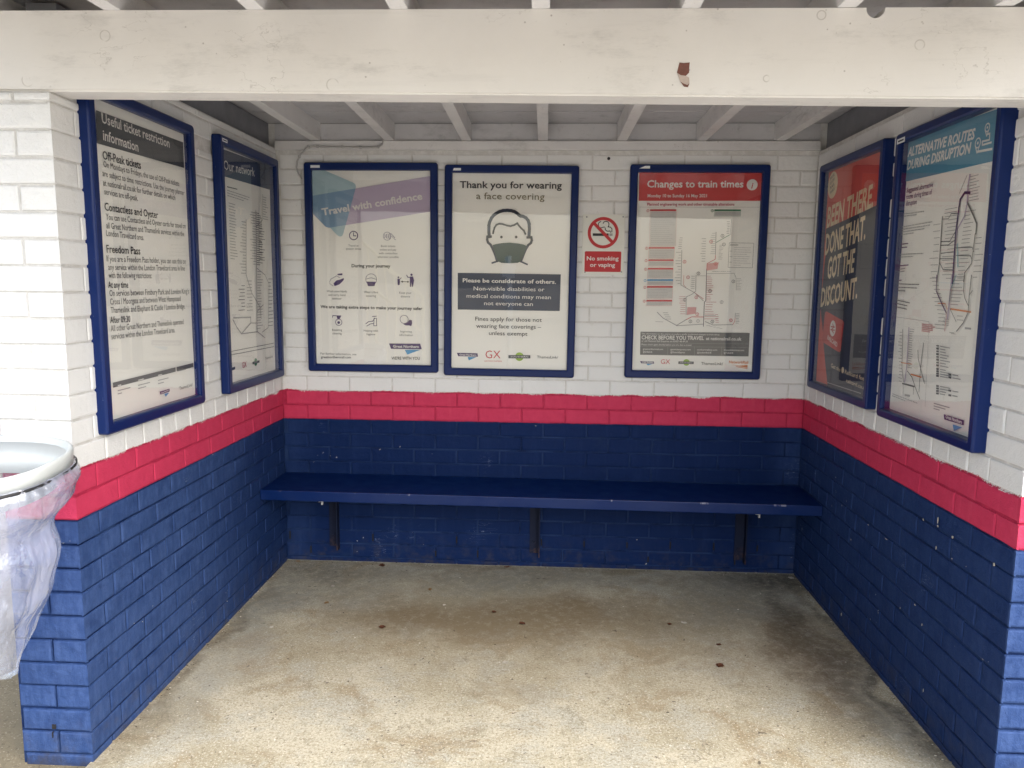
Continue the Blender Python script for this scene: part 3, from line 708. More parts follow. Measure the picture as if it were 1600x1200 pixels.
tbox(1015.8, 1056.7, 327.2, 384.5, 'red', 17); tbox(1013.7, 1054, 386, 404, 'red', 5); tbox(1013, 1052.6, 405.3, 416, 'red', 3); tbox(1012.2, 1052, 418.6, 434.5, 'red', 5)
tbox(1011.4, 1051.8, 436.3, 445.5, 'blue', 3); tbox(1011, 1051.3, 447, 466.5, 'red', 6); tbox(1010, 1050.3, 468.6, 477.8, 'red', 3); tbox(1116.4, 1157.6, 327.3, 337.8, 'green', 3)
k.line([(1139.5, 379.3), (1177.8, 380), (1175.5, 418.5), (1137.5, 417.8), (1139.5, 379.3)], .0014, 'grey')
k.greek((1141, 381), (1160, 381), (1141, 384.5), 1, 'black', .0026, .9); k.greek((1147, 385), (1175, 385.6), (1145.6, 416), 9, 'lightgrey', .0014); k.greek((1140.5, 388), (1145.5, 388), (1139.5, 414), 3, 'grey', .0014)
g1 = 'grey'
for L, m, wd in (([(1118.8, 362.5), (1117.8, 398)], g1, .002), ([(1118.8, 379), (1140, 367)], 'green', .0024), ([(1143, 343), (1141, 367)], g1, .0014), ([(1117.8, 399), (1117.6, 405), (1105, 411.8), (1104, 421)], 'red', .0024),
                 ([(1104, 421), (1102.8, 470), (1100.5, 472), (1099, 510)], g1, .003), ([(1065.3, 391), (1064, 445.5), (1085.5, 457.5), (1099, 470)], g1, .0018), ([(1068.5, 430), (1068, 445), (1072, 449)], 'red', .0014),
                 ([(1087.5, 430), (1087, 455), (1081, 460), (1072, 464), (1072, 492)], g1, .0018), ([(1085.5, 457.5), (1099, 467)], 'red', .0018), ([(1104, 427.5), (1147, 427), (1150, 434), (1150.5, 453)], g1, .0013), ([(1088, 431), (1102.8, 431)], g1, .0013),
                 ([(1072, 499.5), (1081, 495), (1099, 495.3)], 'red', .0028), ([(1027, 488), (1036, 497), (1057, 508.5), (1072, 499.5)], 'lightgrey', .0036), ([(1057, 509), (1099, 506.5)], 'lightgrey', .0032), ([(1024, 502.5), (1036, 503)], g1, .0012),
                 ([(1102, 502.5), (1114, 507.8), (1144.8, 507.3)], g1, .0022), ([(1144.8, 507.3), (1147.8, 502.5), (1148.5, 497)], 'red', .0018), ([(1148.5, 497), (1149, 489)], g1, .0016), ([(1101, 492.8), (1118, 492.8)], g1, .0013)):
    k.line(L, wd, m)
for a, b, n, sd, lo, hi in (((1119, 363), (1118, 398), 11, -1, .012, .022), ((1123, 382), (1121, 406), 11, 1, .01, .02), ((1104.5, 371), (1103, 410), 10, -1, .015, .026), ((1065.3, 392), (1064, 445), 12, -1, .01, .028), ((1068, 370), (1066, 390), 6, -1, .012, .02),
                            ((1103, 430), (1102, 470), 14, 1, .014, .034), ((1102, 470), (1099, 500), 8, 1, .03, .07), ((1072, 462), (1072, 492), 9, -1, .02, .035), ((1087, 430), (1086, 452), 7, -1, .012, .02), ((1141.5, 345), (1140.5, 366), 8, -1, .008, .014),
                            ((1150, 434), (1150, 454), 8, 1, .014, .024), ((1149, 489), (1148, 506), 7, 1, .012, .02), ((1116, 490), (1117, 505), 5, 1, .01, .016), ((1034, 487), (1040, 500), 4, 1, .016, .03), ((1110, 424), (1140, 424), 9, 1, .004, .008), ((1100, 508), (1126, 514), 5, 1, .012, .02)):
    k.ticks(a, b, n, sd, lo, hi, random.choice(['grey', 'lightgrey', 'grey', 'crimson']) if n != 10 else 'grey', .0015)
k.poly([(1105, 412), (1123, 410), (1121, 420), (1104, 423)], 'pink', 1); k.poly([(1074, 480), (1088, 480), (1087, 490), (1073, 492)], 'pink', 1)
for u, v, m in ((1111, 377.5, 'red'), (1128.8, 368.5, 'grey'), (1131, 382, 'grey'), (1118, 412, 'red'), (1091.3, 427.2, 'black'), (1069.5, 409, 'red'), (1075, 433.3, 'crimson'), (1145.8, 439.7, 'grey'), (1109.5, 454.5, 'grey'), (1088, 464.5, 'red'), (1069.8, 468.5, 'grey'), (1089.4, 491, 'red'), (1078.7, 502.2, 'grey'), (1090.6, 501.6, 'lightgrey'), (1113, 502.6, 'black'), (1142, 500.5, 'red'), (1127.5, 472, 'lightgrey')):
    k.ring((u, v), .0075, .002, m, 3, 16); k.line([(u, v-1.3), (u, v+1.3)], .0018, m, 3)
k.poly([(1000.8, 518.3), (1171.3, 520.2), (1169.5, 556.8), (1000, 554.3)], 'boxgrey', 2)
k.text('The information on this poster provides a guide to planned changes to train times', (1002.3, 522.4), (1124, 524), 2.3, 'white'); k.text('CHECK BEFORE YOU TRAVEL', (1002.3, 530), (1099.8, 531.2), 5.9, 'white', .022); k.text('at nationalrail.co.uk', (1103, 531.2), (1158.4, 532), 4.7, 'white', .018)
k.text('or call National Rail Enquiries on 03457 48 49 50', (1002.3, 533.9), (1074.5, 535), 2.7, 'white', .005); k.line([(1000.6, 535.8), (1170.4, 537.4)], .001, 'lightgrey', 4)
k.text('Please check again shortly before you are due to travel', (1002.3, 539.4), (1080, 540.4), 2.5, 'white'); k.line([(1000.4, 541), (1170.2, 543)], .001, 'lightgrey', 4)
for u in (1043.5, 1085.2, 1127.5): k.line([(u, 541.6), (u-.4, 555.5)], .001, 'lightgrey', 4)
for u, a, b in ((1004.5, 'greatnorthernrail.com', '@GNRailUK'), (1047.5, 'gatwickexpress.com', '@GatwickExpress'), (1089, 'southernrailway.com', '@SouthernRailUK'), (1131, 'thameslinkrailway.com', '@TLRailUK')):
    dv = (u-1004)*.012; k.text(a, (u, 546.5+dv), (u+31.5, 547+dv), 2.6, 'white', .005); k.text(b, (u, 551+dv), (u+.85*len(b)*1.55+3, 551.3+dv), 2.6, 'white', .005)
logos(k, [(1000, 564.2), (1021.5, 564.8), (1022, 568.2), (1002, 567.6)], [(1010, 568.4), (1020, 568.6), (1012, 571)], ((1032.3, 568.5), (1046.8, 568.8), 7.2), ((1072.5, 566.3), [(1060, 564.6), (1084, 565), (1083.8, 569), (1059.8, 568.6)]), ((1095.3, 570), (1129.6, 570.5)), 4.4, .0165)
k.text('NetworkRail', (1139, 567.6), (1168.8, 568.4), 4.2, 'orange', .015)
k.poly([(1141, 569.5), (1155, 571.5), (1168, 570.2), (1168, 574.6), (1156, 572.4)], 'orange', 2); k.line([(1150, 572.8), (1167.6, 575.8)], .003, 'orange')
k.done('printed_design', p3); sticker(c3, M3_, 1.817, 2.050, .053, .013, .035, .03)
# --- L1 ticket restriction text
c4, p4, M4 = case('navy poster case with dense text ticket poster, nearest on the left wall', 'left', -1.634, -.959, 1.004, 2.067)
k = Ink('left', N0)
k.poly([(150, 172), (286, 222.4), (287.7, 262.5), (150, 223.5)], 'charcoal', 1)
k.text('Useful ticket restriction', (159, 191.5), (264.8, 230.8), 15.5, 'white', .012); k.text('information', (161, 218.5), (216, 237), 15.5, 'white', .012)
hd = .011
k.text('Off-Peak tickets', (160.5, 248.5), (220, 264), 13, 'black', hd)
for t, a, b in (('On Mondays to Fridays, the use of Off-Peak tickets', (161.5, 260.7), (280, 291)), ('are subject to time restrictions. Use the journey planner', (160, 275), (288, 305.2)), ('at nationalrail.co.uk for further details on which', (161, 289.8), (273.8, 312.8)), ('services are off-peak.', (163, 303.6), (215.3, 314)),
                ('You can use Contactless and Oyster cards for travel on', (165.5, 343), (290, 357.2)), ('all Great Northern and Thameslink services within the', (166, 356.8), (287.7, 369.2)), ('London Travelcard area.', (166, 368.6), (224.7, 375.4)),
                ('If you are a Freedom Pass holder, you can use this on', (166.5, 408.5), (290, 412.2)), ('any service within the London Travelcard area in line', (169, 421.7), (288.5, 423)), ('with the following restrictions:', (170, 434.5), (237, 434.7)),
                ('On services between Finsbury Park and London King\u2019s', (171, 462.6), (294.8, 458.7)), ('Cross / Moorgate and between West Hampstead', (172, 476), (282, 470.2)), ('Thameslink and Elephant & Castle / London Bridge.', (173, 489.3), (289, 482.2)),
                ('All other Great Northern and Thameslink operated', (173, 517.8), (286.6, 506.2)), ('services within the London Travelcard area.', (174, 530.4), (273.3, 519.2))):
    k.text(t, a, b, 9.4, 'softblack', .001)
for t, a, b in (('Contactless and Oyster', (163.5, 328.6), (246.8, 341.2)), ('Freedom Pass', (166.5, 394.7), (219, 397.6)), ('At any time', (169, 449.9), (200.3, 449.4)), ('After 09:30', (172, 504.9), (203.3, 503.1))):
    k.text(t, a, b, 12 if len(t) > 11 else 10, 'black', hd)
k.line([(178, 601.5), (273, 577.6)], .016, 'grey', 2); k.line([(277, 576.6), (301, 570.5)], .016, 'grey', 2)
for u, v in ((184, 602), (216, 593.6), (247, 586)): k.greek((u, v-1), (u+12, v-4), (u, v+2), 1, 'white', .004, .9, 4); k.greek((u, v+6), (u+20, v+1), (u, v+16), 2, 'lightgrey', .003)
k.greek((278, 578), (299, 573), (278, 581.6), 1, 'lightgrey', .003)
logo_gn(k, [(249.5, 612), (264.5, 607.3), (265, 611.5), (250.5, 616.5)], [(257, 615.5), (264.4, 613.3), (258.6, 620)], 2.6)
k.text('ThamesLink/', (280, 609.5), (301, 603), 5, 'black')
k.done('printed_design', p4)
# --- L2 our network
c5, p5, M5 = case('navy poster case with blue headed railway map, nearest the left corner', 'left', -.754, -.085, 1.006, 2.08, depth=.044, back=.008)
k = Ink('left', N0); z3 = lambda L: [(320+x/2.79, 200+y/2.79) for x, y in L]
k.poly([(340, 230), (426, 261.5), (426.5, 298), (340, 272.5)], 'navy', 1)
k.text('Our network', (350, 264.8), (398, 275.8), 14.5, 'white', .004)
for L, wd, m in (([(222, 360), (225, 560), (228, 890)], .006, 'lightgrey'), ([(180, 400), (180, 640), (205, 720), (240, 780), (246, 830)], .005, 'lightgrey'), ([(252, 290), (252, 400), (224, 430)], .004, 'lightgrey'), ([(225, 610), (262, 640), (280, 680), (276, 870), (250, 890)], .004, 'lightgrey'), ([(122, 835), (140, 870), (160, 897), (200, 850), (200, 825), (125, 828)], .006, 'lightgrey'), ([(160, 897), (230, 888), (262, 915)], .005, 'lightgrey'), ([(228, 800), (255, 770)], .004, 'lightgrey'), ([(200, 850), (228, 850)], .004, 'lightgrey'), ([(236, 300), (236, 580)], .003, 'lightgrey')):
    k.line(z3(L), wd, m)
for a, b, n, sd in (((222, 365), (226, 600), 26, 1), ((222, 365), (226, 600), 20, -1), ((180, 405), (180, 640), 18, -1), ((228, 620), (228, 880), 22, 1), ((276, 650), (276, 870), 14, 1), ((252, 295), (252, 400), 10, 1), ((205, 660), (210, 800), 10, -1), ((175, 680), (175, 800), 8, -1), ((236, 420), (236, 580), 14, 1)):
    k.ticks(z3([a])[0], z3([b])[0], n, sd, .03, .07, random.choice(['grey', 'lightgrey']), .003)
k.greek(*z3([(97, 250), (175, 270), (98, 262)]), 1, 'black', .004, .95); k.greek(*z3([(97, 265), (200, 300), (99, 300)]), 3, 'lightgrey', .003); k.greek(*z3([(104, 320), (136, 330), (112, 575)]), 20, 'lightgrey', .003)
k.line(z3([(110, 975), (300, 938)]), .003, 'grey'); k.line(z3([(111, 990), (301, 953)]), .003, 'grey')
k.poly(z3([(110, 1047), (132, 1040), (132, 1052), (112, 1060)]), 'navy', 2); k.text('GX', z3([(163, 1047)])[0], z3([(182, 1041)])[0], 9, 'crimson'); k.disc(z3([(222, 1020)])[0], .018, 'green', 2); k.poly(z3([(208, 1020), (238, 1012), (238, 1022), (208, 1030)]), 'charcoal', 3)
k.text('ThamesLink', z3([(263, 1010)])[0], z3([(296, 1000)])[0], 4, 'grey')
k.done('printed_design', p5); sticker(c5, M5, -.735, 2.052, .05, .014, .044, printed=True)
# --- R1 been there
c6, p6, M6 = case('navy poster case with orange and navy railcard advert, nearest the right corner', 'right', .157, .853, 1.005, 2.045, depth=.045, lip=.034)
k = Ink('right', N0); a3 = lambda L: [(1250+x/5.456, 210+y/5.456) for x, y in L]; a4 = lambda L: [(1250+x/5.456, 420+y/5.456) for x, y in L]
k.poly(a3([(205, 300), (690, 130)]) + a4([(540, 1130), (90, 960)]), 'coral', 1)
k.poly(a3([(222, 805), (440, 705), (640, 610), (700, 585)]) + a4([(560, 1130), (236, 1000), (215, 800), (200, 630), (196, 540), (175, 325)]) + a3([(215, 1060), (230, 1000), (218, 900)]), 'midnight', 2)
for t, a, b, cap in (('BEEN THERE.', a3([(228, 795)])[0], a3([(624, 612)])[0], 29), ('DONE THAT.', a3([(213, 1027)])[0], a3([(558, 885)])[0], 30), ('GOT THE', a4([(236, 82)])[0], a4([(468, 20)])[0], 31), ('DISCOUNT.', a4([(176, 322)])[0], a4([(488, 245)])[0], 27)):
    k.text(t, a, b, cap, 'cream', .026, .22, lay=5)
cc = k.q(a3([(280, 432)])[0]); k.disc(cc, .060, 'cream', 3)
for i, t in enumerate(('SAVE', '1/3 OFF', 'RAIL', 'FARES')):
    o = cc+Vector((-.034+.004*i, .024-.021*i)); k.ltext(t, o, o+Vector((.052, .016)), .014, 'grey', .01, 0, 5)
cardp = a4([(228, 363), (368, 442), (376, 460), (348, 700), (336, 713), (195, 625), (190, 600), (215, 370)]); k.poly(cardp, 'card_red', 4)
k.disc(k.q(a4([(281, 508)])[0]), .036, 'white', 5)
kc = k.q(a4([(281, 508)])[0])
for a, b in (((-.024, .007), (.024, .007)), ((-.024, -.007), (.024, -.007)), ((-.014, -.007), (.012, .007)), ((.012, .007), (-.006, .020)), ((.014, -.0205), (-.012, -.007))):
    k.line([kc+Vector(a), kc+Vector(b)], .0055, 'card_red', 6, True)
k.text('RAILCARD', a4([(235, 600)])[0], a4([(318, 668)])[0], 6.5, 'white', .02, lay=6)
k.text('Get the', a4([(265, 838)])[0], a4([(345, 878)])[0], 6.2, 'cream', .006, lay=5); k.disc(k.q(a4([(366, 864)])[0]), .014, 'cream', 5); k.text('Railcard feeling', a4([(383, 893)])[0], a4([(600, 975)])[0], 6.4, 'cream', .006, lay=5)
k.text('railcard.co.uk', a4([(395, 966)])[0], a4([(570, 1040)])[0], 6, 'cream', .004, lay=5)
k.line(a4([(236, 970), (520, 1062)]), .004, 'lightgrey', 4)
k.done('printed_design', p6)
# --- R2 alternative routes
c7, p7, M7 = case('navy poster case with light blue headed route map, nearest on the right wall', 'right', .953, 1.622, 1.0, 2.035, depth=.045, lip=.033)
k = Ink('right', N0); b5 = lambda L: [(1370+x/4.287, 160+y/4.287) for x, y in L]; b6 = lambda L: [(1360+x/4.1375, 430+y/4.1375) for x, y in L]
k.poly(b5([(170, 262), (830, 38), (790, 391), (150, 541)]), 'sky_blue', 1)
k.text('ALTERNATIVE ROUTES', b5([(207, 364)])[0], b5([(657, 243)])[0], 13, 'white', .035, .16); k.text('DURING DISRUPTION', b5([(203, 452)])[0], b5([(630, 337)])[0], 13, 'white', .035, .16)
for (cx, cy), r in (((678, 272), .014), ((742, 168), .0115)):
    c = k.q(b5([(cx, cy)])[0]); k.ring(c, r, .0042, 'white', 3); k.disc(c, r*.32, 'white', 3)
    k.line([c+Vector((-r*.9, -r*.5)), c+Vector((0, -r*2.1)), c+Vector((r*.9, -r*.5))], .0042, 'white', 3, True)
k.line(b5([(678, 330), (772, 312)]), .007, 'white', 3); k.line(b5([(768, 268), (708, 286), (708, 262), (756, 250), (758, 208), (740, 214)]), .0055, 'white', 3)
for t, a, b in (('Suggested alternative', (200, 604), (377, 566)), ('routes during times of', (198, 649), (370, 614)), ('disruption', (196, 692), (268, 680))):
    k.text(t, b5([a])[0], b5([b])[0], 7, 'deep_purple', .012)
for a, b, c, n in (((180, 740), (370, 715), (180, 770), 2), ((170, 825), (375, 790), (165, 895), 4), ((155, 1010), (345, 1000), (152, 1045), 2), ((148, 1110), (205, 1100), (146, 1145), 2)):
    k.greek(*b5([a, b, c]), n, 'lightgrey', .0034)
for a, b in (((163, 945), (250, 935)), ((160, 968), (250, 960)), ((150, 1090), (232, 1082)), ((142, 1188), (215, 1183))): k.greek(*b5([a, b, (a[0], a[1]+10)]), 1, 'deep_purple', .004, .95)
for a, b, c, n in (((178, 45), (345, 50), (176, 110), 3), ((170, 150), (265, 170), (168, 215), 3)): k.greek(*b6([a, b, c]), n, 'grey', .0034)
vio, gm = 'lilac', 'boxgrey'
for L, wd, m in (([(625, 485), (612, 560), (607, 670)], .012, vio), ([(625, 605), (590, 605), (560, 650), (552, 700), (530, 870), (515, 1100), (508, 1210)], .014, 'purple'), ([(607, 670), (640, 740), (670, 810), (665, 880)], .010, gm), ([(660, 880), (645, 1000), (635, 1080), (590, 1140), (582, 1200)], .006, gm), ([(607, 670), (590, 760), (540, 850), (528, 960)], .010, vio),
                 ([(440, 765), (430, 930), (420, 1080), (402, 1210)], .008, gm), ([(545, 742), (500, 745), (480, 780), (440, 782)], .004, gm), ([(525, 870), (490, 930), (430, 933)], .005, gm), ([(520, 925), (480, 955), (430, 958)], .005, gm), ([(515, 1000), (430, 1012)], .004, gm), ([(510, 1045), (420, 1048)], .004, gm), ([(420, 1070), (445, 1120), (508, 1122)], .005, gm), ([(530, 975), (640, 970), (650, 1000)], .005, gm), ([(535, 1025), (630, 1028), (640, 1060)], .005, gm), ([(540, 950), (545, 1100)], .009, 'cyan'), ([(605, 490), (575, 560), (555, 610)], .003, gm)):
    k.line(b5(L), wd*.62, m, 3)
for L, wd, m in (([(430, 0), (426, 100), (465, 190), (492, 245)], .008, 'deep_purple'), ([(528, 0), (512, 160), (500, 280)], .012, vio), ([(490, 240), (492, 270), (480, 360)], .006, 'pink'), ([(555, 0), (520, 90), (512, 170)], .006, 'cyan'), ([(610, 0), (603, 100), (612, 150), (635, 200)], .005, gm), ([(655, 0), (640, 130), (633, 240), (600, 310), (558, 362)], .006, gm), ([(520, 218), (650, 238)], .008, 'orange'), ([(515, 215), (555, 300)], .004, gm), ([(438, 182), (485, 182), (498, 220)], .004, 'orange'), ([(660, 100), (640, 130)], .004, gm),
                 ([(210, 350), (205, 600), (215, 690)], .005, gm), ([(250, 340), (240, 520), (235, 600), (222, 690)], .010, vio), ([(345, 438), (325, 600), (315, 755)], .005, gm), ([(308, 485), (310, 540), (330, 620), (350, 700)], .005, gm), ([(200, 565), (270, 575)], .005, 'orange'), ([(262, 640), (330, 660)], .007, 'orange'), ([(240, 620), (270, 660), (290, 720), (320, 800)], .005, gm), ([(208, 700), (285, 720)], .009, 'grey'), ([(213, 700), (212, 780)], .004, gm), ([(280, 720), (278, 770)], .004, gm), ([(170, 270), (380, 300), (355, 850)], .002, 'lightgrey')):
    k.line(b6(L), wd*.62, m, 3)
for a, b, n, sd, lo, hi in (((622, 490), (612, 670), 9, 1, .03, .06), ((545, 690), (515, 1190), 20, -1, .04, .08), ((590, 720), (535, 1190), 18, 1, .03, .06), ((432, 790), (405, 1200), 9, -1, .03, .06), ((660, 890), (640, 1190), 8, 1, .02, .045)):
    k.ticks(b5([a])[0], b5([b])[0], n, sd, lo, hi, 'lightgrey', .0020)
for a, b, n, sd, lo, hi in (((430, 0), (490, 240), 9, -1, .03, .07), ((528, 0), (515, 200), 9, 1, .04, .07), ((492, 240), (480, 360), 5, -1, .04, .07), ((510, 280), (508, 330), 4, -1, .02, .04), ((208, 360), (206, 700), 16, -1, .015, .03), ((252, 340), (236, 600), 18, 1, .02, .035), ((558, 250), (556, 300), 2, 1, .03, .05), ((540, 370), (560, 385), 2, -1, .02, .05)):
    k.ticks(b6([a])[0], b6([b])[0], n, sd, lo, hi, 'lightgrey', .0020)
k.greek(*b6([(335, 310), (420, 320), (332, 365)]), 5, 'pink', .004, .98)
for y0, y1, n in ((455, 600, 8), (605, 665, 4), (715, 780, 4)):
    for i in range(n):
        y = y0+(y1-y0)*i/n; k.line(b6([(428, y), (441, y+2)]), .006 if i % 2 or n == 4 else .004, 'grey', 3); k.greek(*b6([(452, y), (545, y+18), (452, y+8)]), 1, 'lightgrey', .003, random.uniform(.5, .95))
for y in (640, 660, 745, 775): k.line(b6([(508, y), (522, y+3)]), .006, 'grey', 3); k.greek(*b6([(532, y), (598, y+12), (532, y+8)]), 1, 'lightgrey', .003, .9)
k.greek(*b6([(412, 820), (520, 850), (410, 870)]), 3, 'lightgrey', .003); k.greek(*b6([(145, 760), (355, 840), (140, 785)]), 2, 'lightgrey', .0025)
k.poly(b6([(612, 336), (652, 340), (652, 352), (612, 349)]), 'lightgrey', 2); k.poly(b6([(222, 768), (256, 774), (256, 788), (222, 781)]), 'lightgrey', 2)
logo_gn(k, b6([(475, 898), (605, 938), (603, 970), (478, 932)]), b6([(533, 964), (594, 984), (540, 1007)]), 5.2)
k.done('printed_design', p7); sticker(c7, M7, .968, 1.998, .062, .018, .045, printed=True)

# ------------------------------------------------------------------ no smoking sign
SG = thing('no_smoking_sign', 'small white and red no smoking sign screwed to the back wall', 'sign')
bm = bmesh.new(); a = at(909.8, 335, 'y', -.006); b = at(974.6, 428, 'y', -.006)
L0 = [bm.verts.new((x, -.0100, z)) for x, z in rloop(1.549, 1.7585, 1.535, 1.832, .004, 3)]; L1 = [bm.verts.new((v.co.x, -.0065, v.co.z)) for v in L0]
bm.faces.new(L0)
for i in range(len(L0)): j = (i+1) % len(L0); bm.faces.new((L0[i], L0[j], L1[j], L1[i]))
pl = obj('plate', bm, SIGNW, SG)
k = Ink('back', .0102); s8 = lambda L: [(900+x/10, 320+y/10) for x, y in L]; c = k.q(s8([(425, 437)])[0])
k.ring(c, .0695, .0155, 'sign_red', 3, 40)
k.poly(s8([(262, 445), (510, 447), (510, 488), (262, 485)]), 'black', 1); k.poly(s8([(525, 447), (541, 447), (541, 488), (525, 488)]), 'grey', 1); k.poly(s8([(553, 447), (568, 447), (568, 486), (553, 486)]), 'grey', 1)
k.line(s8([(388, 262), (365, 272), (350, 295), (350, 325), (365, 352), (390, 362), (425, 350), (445, 348)]), .0042, 'black', 2)
k.line(s8([(425, 290), (440, 265), (470, 258), (500, 268), (515, 295), (512, 330), (500, 345), (540, 350), (562, 375), (560, 425)]), .0042, 'black', 2)
k.line(s8([(455, 360), (458, 390), (480, 410), (510, 412), (530, 408), (540, 430)]), .0042, 'black', 2)
k.line([c+Vector((-.049, .049)), c+Vector((.049, -.049))], .0155, 'sign_red', 4, True)
r0, r1 = k.q(s8([(130, 1046)])[0]), k.q(s8([(708, 730)])[0]); k.face(rloop(r0.x, r1.x, r0.y, r1.y, .006, 4), 'sign_red', 2)
k.text('No smoking', s8([(168, 867)])[0], s8([(665, 869)])[0], 6.1, 'white', .02); k.text('or vaping', s8([(218, 968)])[0], s8([(610, 970)])[0], 6.1, 'white', .02)
k.done('printed_symbols', pl)
for x, y in ((168, 190), (738, 187), (708, 1048), (140, 1052)):
    p = at(900+x/10, 320+y/10, 'y', -.0102); bm = bmesh.new()
    bmesh.ops.create_cone(bm, cap_ends=True, segments=12, radius1=.0042, radius2=.003, depth=.002, matrix=Matrix.Translation((p.x, -.0112, p.z)) @ Matrix.Rotation(R(90), 4, 'X')); obj('screw', bm, plain('screw_steel', (.3, .3, .3), .4), SG)
# old plug hole above
p = at(951, 248, 'y', 0); bm = bmesh.new(); bmesh.ops.create_cone(bm, cap_ends=True, segments=14, radius1=.0075, radius2=.0075, depth=.003, matrix=Matrix.Translation((p.x, -.0062, p.z)) @ Matrix.Rotation(R(90), 4, 'X'))
obj('plug_hole', bm, DARK, SH)

# ------------------------------------------------------------------ bag hoop bin
BI = thing('litter_bin', 'white hoop litter bin holding a clear plastic bag in front of the left pillar', 'litter bin')
CX, CY, CZ, AX, AY = -.142, -1.985, 1.008, .245, .195
def se(t, off=0., e=2.5):
    c, s = math.cos(t), math.sin(t)
    x = (AX+off)*math.copysign(abs(c)**(2/e), c); y = (AY+off)*math.copysign(abs(s)**(2/e), s)
    return CX+x, CY+y
def tilt(y): return .12*(y-CY)
def band(bm, prof, seg=56, close=False, mi=0):
    RG = []
    for off, dz in prof:
        ring = []
        for i in range(seg):
            x, y = se(2*math.pi*i/seg, off); ring.append(bm.verts.new((x, y, CZ+dz+tilt(y))))
        RG.append(ring)
    n = len(RG)
    for a in range(n if close else n-1):
        for i in range(seg): bm.faces.new((RG[a][i], RG[a][(i+1) % seg], RG[(a+1) % n][(i+1) % seg], RG[(a+1) % n][i])).material_index = mi
bm = bmesh.new(); band(bm, ((0, -.042), (.002, -.006), (0, .001), (-.003, .003), (-.009, .002), (-.012, -.003), (-.038, -.095), (-.041, -.095), (-.016, -.012), (-.008, -.042)), close=True)
obj('rim', bm, RIMW, BI, True)
bm = bmesh.new(); band(bm, ((.006, -.0455), (.009, -.044), (.009, -.0385), (.006, -.037)), close=True); obj('elastic_band', bm, RUB, BI, True)
bm = bmesh.new(); box(bm, (CX-.05, YL-.03, .965), (CX+.05, YL-.006, 1.02), bevel=.003); box(bm, (CX-.03, CY+AY-.012, .985), (CX+.03, YL-.029, 1.0)); obj('bracket', bm, plain('bracket_steel', (.4, .4, .4), .4), BI)
bm = bmesh.new(); seg, rows = 120, 46; RG = []
zt0, zb0 = CZ-.034, .415
def prf(f, P):
    for (a, b), (c, d) in zip(P, P[1:]):
        if f <= c: t = (f-a)/(c-a); t = t*t*(3-2*t); return b+(d-b)*t
    return P[-1][1]
for j in range(rows+1):
    f = j/rows; ring = []
    xr = prf(f, ((0, .251), (.05, .268), (.13, .245), (.30, .178), (.42, .192), (.6, .170), (.8, .128), (1, .108)))   # half width to the right of centre
    xl = prf(f, ((0, .255), (.2, .235), (.5, .20), (1, .16)))
    yd = prf(f, ((0, .200), (.12, .205), (.35, .16), (.7, .13), (1, .035)))
    for i in range(seg):
        t = 2*math.pi*i/seg; c, s = math.cos(t), math.sin(t); e = 2.4
        ux = math.copysign(abs(c)**(2/e), c); uy = math.copysign(abs(s)**(2/e), s)
        fold = min(f*4, 1)*(.016*mnoise.noise(Vector((c*2.0+f*.9, s*2.0, f*.9))) + .011*abs(mnoise.noise(Vector((c*3.2+f*1.6, s*3.2, f*1.0+4)))) + .004*mnoise.noise(Vector((c*9+f*3, s*9, f*2.5))))
        fold += (.0022*math.sin(t*44+2*math.sin(t*5)) + .003*mnoise.noise(Vector((c*9, s*9, f*8)))) * max(0, 1-f*7)
        x = CX + ux*((xr if c > 0 else xl)+fold); y = CY + uy*(yd+fold*.8) - .02*f
        z = zt0+(zb0-zt0)*f + tilt(y)*(1-f) + .010*f*mnoise.noise(Vector((x*9, y*9, 3)))
        ring.append(bm.verts.new((x, y, z)))
    RG.append(ring)
for j in range(rows):
    for i in range(seg): bm.faces.new((RG[j][i], RG[j][(i+1) % seg], RG[j+1][(i+1) % seg], RG[j+1][i]))
bm.faces.new(RG[-1])
obj('bag', bm, BAG, BI, True)

# ------------------------------------------------------------------ litter and dead leaves on the floor
def leaf(u, v, size, mi, label, kind='dead_leaf', cat='leaf', curl=.35, rz=None):
    size *= 1.2; p = at(u, v, 'z', .002); bm = bmesh.new(); rz = random.uniform(0, 6.28) if rz is None else rz
    n = 7; up, lo = [], []
    for i in range(n+1):
        t = i/n; wd = size*.42*math.sin(math.pi*min(1, t*.94+.04))**.8*(1+.25*random.uniform(-1, 1)); x = (t-.5)*size
        z = curl*size*abs(t-.5)**1.5
        up.append((x, wd, z+curl*wd*random.uniform(.3, .8))); lo.append((x, -wd, z+curl*wd*random.uniform(.2, .7)))
    mid = [(a[0], 0, min(a[2], b[2])*.3) for a, b in zip(up, lo)]
    c, s = math.cos(rz), math.sin(rz)
    mk = lambda q: bm.verts.new((p.x+q[0]*c-q[1]*s, p.y+q[0]*s+q[1]*c, q[2]+.0012))
    U, Mv, Lo = [mk(q) for q in up], [mk(q) for q in mid], [mk(q) for q in lo]
    for i in range(n): bm.faces.new((U[i], U[i+1], Mv[i+1], Mv[i])); bm.faces.new((Mv[i], Mv[i+1], Lo[i+1], Lo[i]))
    g = bmesh.ops.solidify(bm, geom=bm.faces[:], thickness=.0006)
    o = obj(kind, bm, LEAF[mi]); tag(o, label, cat, 'dead leaves and scraps on the shelter floor')
